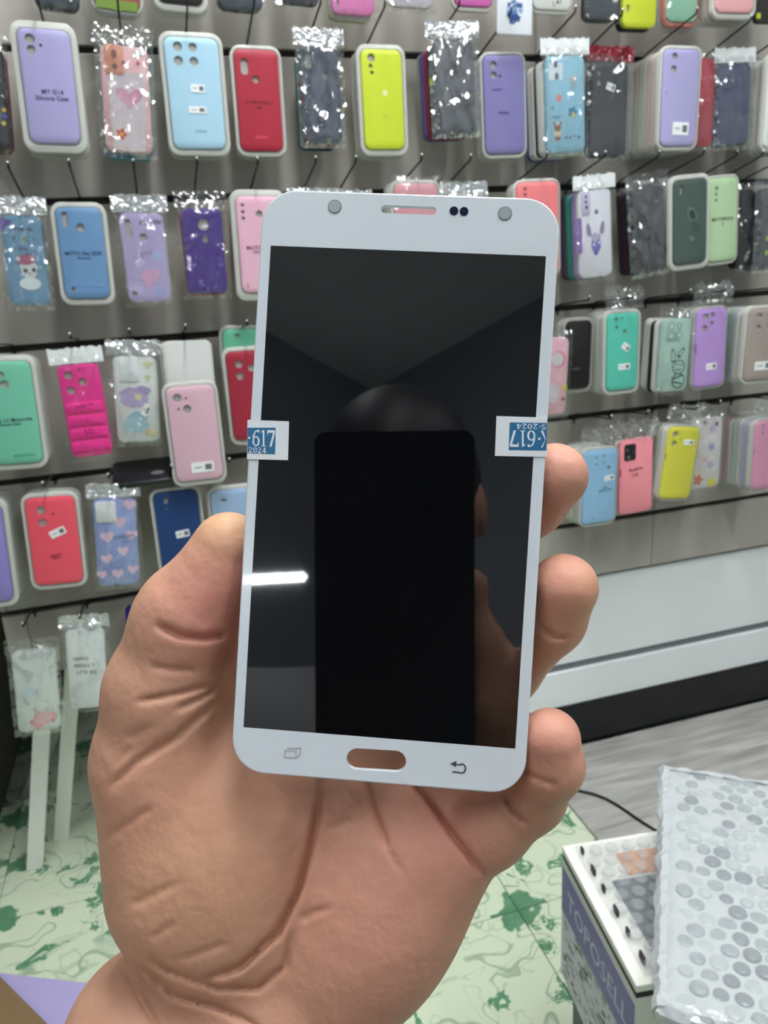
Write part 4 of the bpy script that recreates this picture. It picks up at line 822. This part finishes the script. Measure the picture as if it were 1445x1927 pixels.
st1 = sticker('serial_sticker', 'white sticker with blue numbers on the left edge', [(466, 790), (544, 793), (542, 866), (465, 864)], [(466, 805), (519, 805), (518, 855), (466, 853)], False)
ex, ey = Vector(lc(518, 806)) - Vector(lc(466, 804)), Vector(lc(466, 804)) - Vector(lc(466, 854))
o0 = Vector(lc(467, 839)); g, x_ = glyphs([(GD, .45), (G6, 1), (G1, .8), (G7, 1)], .95)
strokes(st1, [[(p[0] / x_ * .98, p[1] * .62) for p in P] for P in g], o0, ex, ey, snow)
g, x_ = glyphs([(G2, 1), (G0, 1), (G2, 1), (G4, 1)], 1.02)
strokes(st1, [[(p[0] / x_ * .66 + .03, p[1] * .22) for p in P] for P in g], Vector(lc(466, 852)), ex, ey, snow)
st2 = sticker('serial_sticker', 'white sticker with upside-down blue numbers on the right edge', [(934, 783), (1029, 786), (1028, 860), (931, 858)], [(959, 795), (1029, 796), (1028, 848), (957, 847)], True)
ex, ey = Vector(lc(958, 795)) - Vector(lc(1029, 796)), Vector(lc(1029, 848)) - Vector(lc(1029, 796))
g, x_ = glyphs([(GK, 1), (GD, .5), (G6, 1), (G1, .8), (G7, 1)], .95)
strokes(st2, [[(p[0] / x_ * 1.08 - .12, p[1] * .60) for p in P if True] for P in [[(max(q[0], .12 * x_), q[1]) for q in P] for P in g]], Vector(lc(1027, 811)), ex, ey, snow)
g, x_ = glyphs([(G5, 1), (GD, .6), (G2, 1), (G0, 1), (G2, 1), (G4, 1)], 1.0)
strokes(st2, [[(p[0] / x_ * .80, p[1] * .2) for p in P] for P in g], Vector(lc(1028, 798)), ex, ey, snow)

# ---- mirror helper: where does the screen look at pixel (x, y)?
def mirror(x, y):
    p = on_lcd(x, y); d = ray(x, y).normalized(); return p, d - pZ * 2 * d.dot(pZ)
# the bright bar in the screen: a bare tube on the wall behind the lens
wa, wb = Vector((*PLAN[4], 0)), Vector((*PLAN[3], 0)); wx = (wb - wa).normalized(); wn_ = Vector((wx.y, -wx.x, 0))
if wn_.dot(Vector((0, 0, 0)) - wa) < 0: wn_ = -wn_
def on_behind(x, y, off):
    p, d = mirror(x, y); t = (wa + wn_ * off - p).dot(wn_) / d.dot(wn_); return p + d * t
q1 = on_behind(570, 1086, .05); q0 = on_behind(457, 1092, .05); dirn = (q0 - q1).normalized(); q0 = q1 + dirn * max((q0 - q1).length, .6)
tb = empty('wall_tube_light', frame(Vector(((q0 + q1) / 2).to_tuple()), dirn, wn_, dirn.cross(wn_)), 'bare fluorescent tube on the wall behind the photographer', 'light')
hl = (q1 - q0).length / 2
link('tube', tube_me([(-hl, 0, 0), (hl, 0, 0)], .022, 12), lampshine(30), tb)
for s in (-1, 1): link('end_cap', box_me(s * hl - .012, s * hl + .012, -.048, .02, -.025, .025), mat('#dddddd', .4), tb)
link('housing', box_me(-hl, hl, -.049, -.024, -.02, .02), mat('#e4e4e4', .4), tb)

# ================================================================== THE PERSON: hand with the panel, and the photographer behind the lens
def smin(a, b, k):
    h = np.maximum(k - np.abs(a - b), 0) / k
    return np.minimum(a, b) - h * h * k * .25
class Field:
    """signed distance on a regular grid, millimetres"""
    def __init__(s, lo, hi, vox):
        s.lo = np.array(lo, float); s.v = vox
        s.n = np.ceil((np.array(hi) - s.lo) / vox).astype(int) + 1
        s.ax = [(s.lo[i] + vox * np.arange(s.n[i])).astype(np.float32) for i in range(3)]
        s.d = np.full(s.n, 60, np.float32)
    def sub(s, lo, hi):
        a = np.clip(np.floor((np.array(lo) - s.lo) / s.v).astype(int), 0, s.n - 1); b = np.clip(np.ceil((np.array(hi) - s.lo) / s.v).astype(int) + 1, 1, s.n)
        sl = tuple(slice(a[i], max(b[i], a[i] + 1)) for i in range(3))
        g = [s.ax[0][sl[0]][:, None, None], s.ax[1][sl[1]][None, :, None], s.ax[2][sl[2]][None, None, :]]
        return sl, g
    def cone(s, a, b, r1, r2, k=4):
        a = np.array(a, float); b = np.array(b, float); m = max(r1, r2) + k * 1.5 + 12
        sl, (X, Y, Z) = s.sub(np.minimum(a, b) - m, np.maximum(a, b) + m)
        ba = b - a; l2 = ba @ ba; rr = r1 - r2; a2 = l2 - rr * rr; il2 = 1 / l2
        px, py, pz = X - a[0], Y - a[1], Z - a[2]
        y = px * ba[0] + py * ba[1] + pz * ba[2]; z = y - l2
        qx, qy, qz = px * l2 - ba[0] * y, py * l2 - ba[1] * y, pz * l2 - ba[2] * y
        x2 = qx * qx + qy * qy + qz * qz; y2 = y * y * l2; z2 = z * z * l2
        kk = np.sign(rr) * rr * rr * x2
        d = np.where(np.sign(z) * a2 * z2 > kk, np.sqrt(x2 + z2) * il2 - r2,
            np.where(np.sign(y) * a2 * y2 < kk, np.sqrt(x2 + y2) * il2 - r1, (np.sqrt(x2 * max(a2, 1e-6) * il2) + y * rr) * il2 - r1))
        s.d[sl] = smin(s.d[sl], d.astype(np.float32), k)
    def chain(s, P, k=3):
        for (a, b) in zip(P, P[1:]): s.cone(a[:3], b[:3], a[3], b[3], k)
    def ell(s, c, r, k=8, rot=0):
        c = np.array(c, float); r = np.array(r, float); m = r.max() + k * 1.5 + 12
        sl, (X, Y, Z) = s.sub(c - m, c + m)
        ca, sa = math.cos(rot), math.sin(rot); x = (X - c[0]) * ca + (Y - c[1]) * sa; y = -(X - c[0]) * sa + (Y - c[1]) * ca; z = Z - c[2]
        k0 = np.sqrt((x / r[0]) ** 2 + (y / r[1]) ** 2 + (z / r[2]) ** 2); k1 = np.sqrt((x / r[0] ** 2) ** 2 + (y / r[1] ** 2) ** 2 + (z / r[2] ** 2) ** 2) + 1e-9
        d = k0 * (k0 - 1) / k1
        s.d[sl] = smin(s.d[sl], d.astype(np.float32), k)
    def mesh(s):
        d = s.d; n = d.shape; ins = d < 0
        cells = np.zeros((n[0] - 1, n[1] - 1, n[2] - 1), np.int8)
        for i in (0, 1):
            for j in (0, 1):
                for k in (0, 1): cells += ins[i:n[0] - 1 + i, j:n[1] - 1 + j, k:n[2] - 1 + k]
        act = (cells > 0) & (cells < 8); idx = np.full(act.shape, -1, np.int64); C = np.argwhere(act); idx[act] = np.arange(len(C))
        acc = np.zeros((len(C), 3)); cnt = np.zeros(len(C))
        crn = [(i, j, k) for i in (0, 1) for j in (0, 1) for k in (0, 1)]
        val = {c: d[C[:, 0] + c[0], C[:, 1] + c[1], C[:, 2] + c[2]] for c in crn}
        for c in crn:
            for ax in range(3):
                if c[ax]: continue
                e = list(c); e[ax] = 1; e = tuple(e); va, vb = val[c], val[e]; m = (va < 0) != (vb < 0)
                t = np.where(m, va / np.where(m, va - vb, 1), 0); p = np.array(c, float)[None, :].repeat(len(C), 0); p[:, ax] += t
                acc[m] += p[m]; cnt[m] += 1
        V = s.lo + (C + acc / cnt[:, None]) * s.v
        faces = []
        for ax in range(3):
            b, c = (ax + 1) % 3, (ax + 2) % 3
            sl0 = [slice(1, n[i] - 1) for i in range(3)]; sl0[ax] = slice(0, n[ax] - 1); sl1 = list(sl0); sl1[ax] = slice(1, n[ax])
            A = ins[tuple(sl0)]; B = ins[tuple(sl1)]; E = np.argwhere(A != B)
            if not len(E): continue
            off = np.array([0 if i == ax else 1 for i in range(3)]); P = E + off
            def cell(db, dc):
                q = P.copy(); q[:, b] -= db; q[:, c] -= dc; return idx[q[:, 0], q[:, 1], q[:, 2]]
            f = np.stack([cell(1, 1), cell(0, 1), cell(0, 0), cell(1, 0)], 1)
            flip = ~A[E[:, 0], E[:, 1], E[:, 2]]; f[flip] = f[flip][:, ::-1]; faces.append(f)
        return V, np.concatenate(faces)

def plane_depth(x, y):
    d = np.array([(x - CX) / F, (y - CY) / F, 1.]); n = RP[:, 2]; return float(TP @ n / (d @ n)) * 1000
def HP(x, y, d, r=None):
    z = plane_depth(x, y) + d; p = ((x - CX) / F * z, (y - CY) / F * z, z)
    return p if r is None else (*p, r)
def CH(L): return [HP(*q) for q in L]
fld = Field((-105, -25, 172), (80, 196, 262), .8)
# palm
for a, b in [((430, 1880, 34, 20), (600, 1480, 32, 13)), ((480, 1890, 34, 20), (690, 1480, 32, 12.5)), ((540, 1880, 34, 20), (770, 1530, 31, 12.5)), ((600, 1850, 32, 19), (828, 1625, 25, 13))]:
    fld.chain(CH([a, b]), 8)
fld.ell(HP(715, 1735, 24), (22.5, 36, 15), 8, math.radians(28))
fld.chain(CH([(330, 1400, 27, 14), (580, 1440, 35, 12)]), 10)
fld.chain(CH([(380, 1330, 31, 13), (540, 1180, 36, 11)]), 10)
fld.chain(CH([(800, 1480, 34, 10), (935, 1500, 30, 8.5)]), 8)
fld.chain(CH([(300, 1965, 30, 26), (520, 1965, 32, 26)]), 10)
fld.chain(CH([(300, 1965, 30, 26), (250, 2080, 28, 27)]), 8)
fld.chain(CH([(520, 1965, 32, 26), (440, 2080, 30, 26)]), 8)
# thenar and thumb
fld.ell(HP(405, 1640, 21), (26, 39, 18), 7, math.radians(8))
thumb = [(345, 1660, 26, 22), (300, 1430, 23, 18), (312, 1300, 20, 16.2), (345, 1178, 17, 13.5), (362, 1150, 16, 13), (408, 1086, 14, 10.5), (430, 1031, 12.5, 9.7)]
fld.chain(CH(thumb), 5)
# fingers
fingers = {
    'index': [(600, 1480, 32, 12), (650, 1200, 36, 10.5), (760, 1000, 32, 9.5), (860, 900, 22, 8.5), (890, 850, 14, 8)],
    'middle': [(690, 1480, 32, 11.5), (800, 1230, 36, 10), (905, 1030, 30, 9.3), (1000, 942, 20, 9.1), (1043, 897, 11, 8.7)],
    'ring': [(770, 1530, 31, 11), (870, 1380, 33, 9.6), (955, 1258, 28, 9), (1035, 1165, 16, 8.9), (1061, 1106, 9.5, 8.8)],
    'pinky': [(828, 1620, 25, 12), (925, 1560, 21, 9.6), (1000, 1500, 18, 8.6), (1036, 1440, 9.5, 8.1), (1035, 1390, 6.2, 7.7)]}
for k_, P in fingers.items(): fld.chain(CH(P), 3.5)
# creases: press the surface in along the lines of the palm (only on the side that faces the lens)
Xg, Yg, Zg = fld.ax[0][:, None, None], fld.ax[1][None, :, None], fld.ax[2][None, None, :]
near = np.abs(fld.d) < 4
I3 = np.argwhere(near); zz = fld.ax[2][I3[:, 2]]; xx = fld.ax[0][I3[:, 0]] / zz * F + CX; yy = fld.ax[1][I3[:, 1]] / zz * F + CY
gz = np.gradient(fld.d, axis=2)[near]; near_ = None
CREASES = [([(604, 1474), (596, 1540), (583, 1600), (562, 1673), (521, 1756), (453, 1819), (385, 1845)], 7, 2.0), ([(549, 1756), (536, 1819), (484, 1861), (411, 1861), (317, 1829), (280, 1803)], 6, 1.1),
    ([(259, 1819), (332, 1877), (411, 1897), (468, 1923), (500, 1950)], 6, 1.2), ([(230, 1815), (265, 1880), (300, 1940)], 6, .9), ([(685, 1460), (709, 1542), (730, 1600)], 6, 1.2), ([(770, 1465), (800, 1500), (850, 1570), (905, 1642)], 6, 2.2), ([(730, 1600), (755, 1640)], 5, .5),
    ([(945, 1490), (962, 1525), (990, 1550)], 5, 1.4), ([(296, 1176), (338, 1196), (385, 1201), (425, 1192)], 7, 1.9), ([(280, 1252), (322, 1260), (369, 1262)], 6, .6), ([(259, 1320), (332, 1307), (400, 1289)], 6, 1.0),
    ([(332, 1335), (375, 1316), (405, 1297)], 6, 1.1), ([(207, 1482), (264, 1430), (332, 1388), (400, 1325)], 8, 1.0), ([(191, 1584), (240, 1550), (285, 1521)], 8, .5), ([(244, 1704), (338, 1662)], 8, .45), ([(285, 1767), (332, 1735)], 7, .4), ([(340, 1806), (430, 1775)], 7, .4),
    ([(568, 1730), (590, 1718), (622, 1707)], 6, .6), ([(1007, 1172), (1044, 1200), (1068, 1199)], 5, .9), ([(985, 1448), (1010, 1466), (1046, 1477)], 5, .9), ([(240, 1390), (290, 1365)], 7, .35), ([(215, 1440), (250, 1405)], 7, .35), ([(620, 1560), (660, 1540)], 8, .3)]
add = np.zeros(len(I3), np.float32)
for P, w_, A in CREASES:
    best = np.full(len(I3), 1e9)
    bx0, bx1 = min(p[0] for p in P) - 40, max(p[0] for p in P) + 40; by0, by1 = min(p[1] for p in P) - 40, max(p[1] for p in P) + 40
    m = (xx > bx0) & (xx < bx1) & (yy > by0) & (yy < by1); X_, Y_ = xx[m], yy[m]; bb_ = best[m]; tt = np.zeros(len(X_)); nseg = len(P) - 1
    for i in range(nseg):
        ax_, ay_ = P[i]; dx, dy = P[i + 1][0] - ax_, P[i + 1][1] - ay_; t = np.clip(((X_ - ax_) * dx + (Y_ - ay_) * dy) / (dx * dx + dy * dy), 0, 1)
        dd = np.hypot(X_ - ax_ - t * dx, Y_ - ay_ - t * dy); u = dd < bb_; bb_[u] = dd[u]; tt[u] = (i + t[u]) / nseg
    fade = np.clip(np.minimum(tt, 1 - tt) * 6 + .25, 0, 1)
    add[m] = np.maximum(add[m], (A * np.exp(-(bb_ / w_) ** 2) * fade).astype(np.float32))
front = np.clip(.35 - gz / .8 * 1.2, 0, 1)
fld.d[I3[:, 0], I3[:, 1], I3[:, 2]] += 1.35 * add * front
V, FC = fld.mesh()
# forearm carries on out of the picture towards the photographer's elbow
ELB = R.T @ (np.array([-.30, -.12, .74]) - np.array(EYE)) * 1000      # lens axes, mm
WR0, WR1 = np.array(HP(275, 2040, 28)), np.array(HP(480, 2040, 31))
mid = (WR0 + WR1) / 2
def tube_np(pts, radii, n=20):
    vs, fs = [], []
    for i, p in enumerate(pts):
        d = nrm(pts[min(i + 1, len(pts) - 1)] - pts[max(i - 1, 0)]); a = nrm(np.cross(d, [0, 0, 1.])); b = np.cross(d, a)
        for k in range(n): t = 2 * math.pi * k / n; vs.append(p + a * radii[i][0] * math.cos(t) + b * radii[i][1] * math.sin(t))
    for i in range(len(pts) - 1):
        for k in range(n): k2 = (k + 1) % n; fs.append((i * n + k, i * n + k2, (i + 1) * n + k2, (i + 1) * n + k))
    return np.array(vs), np.array(fs)
vv, ff = tube_np([mid - nrm(ELB - mid) * 8, mid + (ELB - mid) * .12, mid + (ELB - mid) * .4, mid + (ELB - mid) * .75, ELB], [(34, 24), (31, 26), (36, 33), (43, 40), (41, 40)])
allV = [V]; allF = [FC]; n0 = len(V); allV.append(vv); allF.append(ff + n0); n0 += len(vv)
hand_count = len(V)
# ---- photographer (seen only as a dark reflection): coarse field in room axes, millimetres
_p, _d = mirror(735, 722); _fz = Vector(R @ [0, 0, 1]); _t = ((EYE - _fz * .36) - _p).dot(_fz) / _d.dot(_fz)
HC = np.array(_p + _d * _t) * 1000 - np.array([0, 40, 108])
bod = Field((HC[0] - 480, HC[1] - 330, 640), (HC[0] + 480, 330, HC[2] + 190), 8.0)
bod.ell(HC, (74, 92, 104), 20); bod.ell(HC + [0, 28, -50], (52, 60, 62), 30); bod.ell(HC + [0, 92, -14], (13, 18, 24), 10)
for s in (-1, 1): bod.ell(HC + [s * 76, -5, -10], (10, 20, 30), 6)
bod.cone(HC + [0, -20, -80], HC + [0, -30, -190], 52, 60, 25)
# right arm, hand round the camera phone
RS = HC + [190, -40, -235]; RE = np.array([270, -170, HC[2] - 470]); RW = np.array(c2w((.055, .165, -.035))) * 1000
bod.chain([(*RS, 55), (*RE, 42), (*RW, 27)], 20)
pc = lambda x, y, z: np.array(c2w((x, y, z))) * 1000
bod.chain([(*RW, 24), (*pc(.03, .11, -.03), 20), (*pc(.02, .07, -.03), 14)], 10)
for yk in (.045, .068, .090, .111): bod.chain([(*pc(.02, yk, -.032), 10), (*pc(-.028, yk - .004, -.03), 9.5), (*pc(-.046, yk - .004, -.016), 8)], 6)
bod.chain([(*pc(.045, .10, -.03), 13), (*pc(.062, .06, -.02), 10), (*pc(.058, .035, -.014), 9)], 6)
LS = HC + [-190, -40, -235]; bod.chain([(*LS, 55), (-300, -120, 740, 43)], 20)
V2, F2 = bod.mesh()
V2c = (V2 / 1000 - np.array(EYE)) @ R * 1000                        # to lens axes, mm
allV.append(V2c); allF.append(F2 + n0)
AV = np.concatenate(allV) / 1000; AF = np.concatenate(allF)
AVw = AV @ R.T + np.array(EYE)
base = Vector((HC[0] / 1000, HC[1] / 1000, 0.0))
pm = bpy.data.meshes.new('person'); pm.from_pydata((AVw - np.array(base)).tolist(), [], AF.tolist()); pm.update()
pm.polygons.foreach_set('use_smooth', [True] * len(pm.polygons))
# skin tone: redder at the fingertips and pads, yellower on the outside of the thumb
red = np.zeros(len(AV)); yel = np.zeros(len(AV))
Pm = AV * 1000
for (x, y, d, rad, amt) in [(1043, 905, 5, 15, .5), (1060, 1100, 4, 15, .65), (1035, 1385, 2, 14, .65), (410, 1090, 6, 15, .7), (430, 1170, 6, 14, .8), (840, 1560, 16, 16, .5), (640, 1620, 18, 24, .35), (300, 1500, 8, 18, .3), (760, 1800, 12, 24, .3)]:
    red += amt * np.exp(-((Pm - np.array(HP(x, y, d))) ** 2).sum(1) / rad ** 2)
for (x, y, d, rad, amt) in [(420, 975, 8, 10, .8), (350, 1640, 4, 26, .3), (1100, 1130, 8, 9, .5)]:
    yel += amt * np.exp(-((Pm - np.array(HP(x, y, d))) ** 2).sum(1) / rad ** 2)
at = pm.attributes.new('skin', 'FLOAT_COLOR', 'POINT')
colr = np.zeros((len(AV), 4), np.float32); colr[:, 0] = np.clip(red, 0, 1); colr[:, 1] = np.clip(yel, 0, 1); colr[:, 3] = 1
at.data.foreach_set('color', colr.ravel())
skm, t_, o_ = nt('skin'); L = t_.links.new
p_ = node(t_, 'BsdfPrincipled'); p_.inputs['Roughness'].default_value = .5; p_.inputs['Specular IOR Level'].default_value = .3
p_.inputs['Subsurface Weight'].default_value = .12; p_.inputs['Subsurface Radius'].default_value = (.004, .0015, .0008); p_.inputs['Subsurface Scale'].default_value = 1.0
atn = node(t_, 'Attribute', attribute_name='skin'); sx = node(t_, 'SeparateColor'); L(atn.outputs['Color'], sx.inputs[0])
nz = node(t_, 'TexNoise'); nz.inputs['Scale'].default_value = 55; nz.inputs['Detail'].default_value = 4
tcn = node(t_, 'TexCoord'); L(tcn.outputs['Object'], nz.inputs['Vector'])
SKIN_A, SKIN_B, SKIN_R, SKIN_Y = '#c99c82', '#ba8870', '#d89585', '#d0a47c'
m1 = node(t_, 'MixRGB'); L(nz.outputs['Fac'], m1.inputs[0]); m1.inputs[1].default_value = (*lin(SKIN_A), 1); m1.inputs[2].default_value = (*lin(SKIN_B), 1)
m2 = node(t_, 'MixRGB'); L(sx.outputs[0], m2.inputs[0]); L(m1.outputs[0], m2.inputs[1]); m2.inputs[2].default_value = (*lin(SKIN_R), 1)
m3 = node(t_, 'MixRGB'); L(sx.outputs[1], m3.inputs[0]); L(m2.outputs[0], m3.inputs[1]); m3.inputs[2].default_value = (*lin(SKIN_Y), 1)
L(m3.outputs[0], p_.inputs['Base Color'])
n1 = node(t_, 'TexNoise'); n1.inputs['Scale'].default_value = 420; n1.inputs['Detail'].default_value = 3; L(tcn.outputs['Object'], n1.inputs['Vector'])
v1 = node(t_, 'TexVoronoi', feature='DISTANCE_TO_EDGE'); v1.inputs['Scale'].default_value = 260; L(tcn.outputs['Object'], v1.inputs['Vector'])
v1c = node(t_, 'Math', operation='MINIMUM'); L(v1.outputs['Distance'], v1c.inputs[0]); v1c.inputs[1].default_value = .08
ma = node(t_, 'Math', operation='MULTIPLY_ADD'); L(v1c.outputs[0], ma.inputs[0]); ma.inputs[1].default_value = .9; L(n1.outputs['Fac'], ma.inputs[2])
bu = node(t_, 'Bump'); bu.inputs['Strength'].default_value = .16; bu.inputs['Distance'].default_value = .0005; L(ma.outputs[0], bu.inputs['Height']); n2 = node(t_, 'TexNoise'); n2.inputs['Scale'].default_value = 95; n2.inputs['Detail'].default_value = 3; L(tcn.outputs['Object'], n2.inputs['Vector'])
b2 = node(t_, 'Bump'); b2.inputs['Strength'].default_value = .35; b2.inputs['Distance'].default_value = .003; L(n2.outputs['Fac'], b2.inputs['Height']); L(bu.outputs[0], b2.inputs['Normal']); L(b2.outputs[0], p_.inputs['Normal'])
L(p_.outputs[0], o_.inputs[0])
per = link('person', pm, skm, None, Matrix.Translation(base)); tag(per, 'person in grey shirt whose open left hand holds the display panel', 'person')
# fingernails, on the side turned away from the panel
def nail(c, out, along, w, l):
    c = Vector(c2w(np.array(c) / 1000)); z = Vector(R @ np.array(out, float)).normalized(); y = Vector(R @ np.array(along, float)); y = (y - z * y.dot(z)).normalized(); x = y.cross(z)
    vs, fs = [], []; nu, nv = 6, 6
    for j in range(nv + 1):
        for i in range(nu + 1):
            u = i / nu * 2 - 1; v = j / nv * 2 - 1; k = math.sqrt(max(0, 1 - .35 * v * v * (v > 0))); vs.append((u * w / 2 * k, v * l / 2, -.0016 * u * u - .0006 * v * v))
    for j in range(nv):
        for i in range(nu): a = j * (nu + 1) + i; fs.append((a, a + 1, a + nu + 2, a + nu + 1))
    me = me_from(vs, fs); o = link('fingernail', me, mat('#dcb3a2', .25), per, None, 2); o.matrix_world = frame(c, x, y, z)
nail(np.array(HP(1043, 897, 11)) + np.array([8.0, -1.5, 3.5]), (.9, -.15, .4), (-.2, -1, -.3), .009, .010)
nail(np.array(HP(1061, 1106, 9.5)) + np.array([8.1, -1.0, 3.6]), (.9, -.1, .42), (-.1, -1, -.3), .009, .010)
nail(np.array(HP(1035, 1390, 6.2)) + np.array([7.35, -.2, 2.2]), (.95, 0, .3), (0, -1, -.15), .0075, .0085)
# hair
hr = Field(HC - [110, 130, 60], HC + [110, 110, 140], 6.0); hr.ell(HC + [0, -12, 22], (82, 98, 100), 5)
sl, (X_, Y_, Z_) = hr.sub(HC - 300, HC + 300); cut = (Z_ - HC[2]) + 30 - .8 * np.maximum(Y_ - HC[1] - 10, 0) * -1 * 0
hr.d[sl] = np.maximum(hr.d[sl], -((Z_ - HC[2]) + 30 - .35 * np.maximum(Y_ - HC[1], -60)).astype(np.float32))
Vh, Fh = hr.mesh(); me = me_from((Vh / 1000 - np.array(base)).tolist(), Fh.tolist()); link('hair', me, mat('#0f0d0d', .5), per, None, 2)
# shirt, trousers
shf = Field((HC[0] - 480, HC[1] - 330, 430), (HC[0] + 480, 60, HC[2] - 100), 10.0)
ch = HC + [0, -40, -370]
shf.ell(ch, (185, 125, 190), 40); shf.ell(ch + [0, 0, -220], (175, 130, 190), 60); shf.cone(HC + [-150, -38, -225], HC + [150, -38, -225], 72, 72, 40)
for s, e in ((RS, RE), (LS, np.array([-300, -120, 740]))): shf.cone(s, s + (e - s) * .62, 76, 62, 25)
Vs, Fs = shf.mesh(); me = me_from((Vs / 1000 - np.array(base)).tolist(), Fs.tolist()); link('shirt', me, mat('#9a9ca0', .8), per, None, 2)
trf = Field((HC[0] - 300, HC[1] - 300, 0), (HC[0] + 300, 220, 640), 12.0)
trf.ell(np.array([HC[0], HC[1] - 40, 530]), (185, 140, 105), 40)
for s in (-1, 1): trf.chain([(HC[0] + s * 95, HC[1] - 20, 530, 88), (HC[0] + s * 120, 60, 500, 68), (HC[0] + s * 120, 20, 90, 48)], 30)
Vt, Ft = trf.mesh(); me = me_from((Vt / 1000 - np.array(base)).tolist(), Ft.tolist()); link('trousers', me, mat('#2d3038', .8), per, None, 2)
for s in (-1, 1):
    sf = Field((HC[0] + s * 120 - 70, -50, 0), (HC[0] + s * 120 + 70, 260, 110), 8.0); sf.chain([(HC[0] + s * 120, 10, 50, 44), (HC[0] + s * 120, 160, 40, 38)], 10)
    Vt, Ft = sf.mesh(); me = me_from((Vt / 1000 - np.array(base)).tolist(), Ft.tolist()); link('shoe', me, mat('#222222', .5), per, None, 2)
# stool under the photographer
stl = empty('stool', Matrix.Translation((base.x, base.y - .04, 0)), 'round black stool under the seated photographer', 'stool')
link('seat', plate(circ(0, 0, .17, 28), .395, .43, (), .008), mat('#1d1d1f', .5), stl, None, 1)
for a in range(4):
    t = math.pi / 4 + a * math.pi / 2; link('leg', tube_me([(.12 * math.cos(t), .12 * math.sin(t), .395), (.17 * math.cos(t), .17 * math.sin(t), .001)], .012, 8), mat('#8a8c8f', .3, .5, .8), stl)
# the camera phone at the lens (its lens is this picture's viewpoint, so its body sits just behind)
cpM = frame(EYE, Vector(R @ [1, 0, 0]), Vector(R @ [0, -1, 0]), Vector(R @ [0, 0, 1]) * 1)
cx_, cy_ = (on_lcd(590, 1000) - pO).dot(pX), 0
def mir_x(px, py, off):                      # point on the plane z=-off (lens axes) that the screen mirrors at a pixel
    p, d = mirror(px, py); fz = Vector(R @ [0, 0, 1]); t = ((EYE - fz * off) - p).dot(fz) / d.dot(fz); q = p + d * t - EYE
    return q.dot(Vector(R @ [1, 0, 0])), q.dot(Vector(R @ [0, -1, 0]))
x0 = mir_x(592, 1050, .006)[0]; x1 = mir_x(893, 1050, .006)[0]; ytop = mir_x(740, 811, .006)[1]
ph = empty('camera_phone', frame(EYE, Vector(R @ [1, 0, 0]), Vector(R @ [0, -1, 0]), Vector(R @ [0, 0, -1])) @ Matrix.Translation((0, ytop - .163, 0)), 'black smartphone taking the picture, mirrored in the screen', 'phone')
Up_ = Matrix.Translation((0, -(ytop - .163), 0))
link('body', plate(rrect(x1 - x0, .163, .006, 5, (x0 + x1) / 2, ytop - .0815), .006, .0145, (), .001), mat('#08080a', .4), ph, Up_, 1)
link('lens_ring', plate(circ(0, 0, .0075, 24), .0035, .0062, [circ(0, 0, .0055, 24)], 0, .0035), mat('#0a0a0c', .3), ph, Up_)
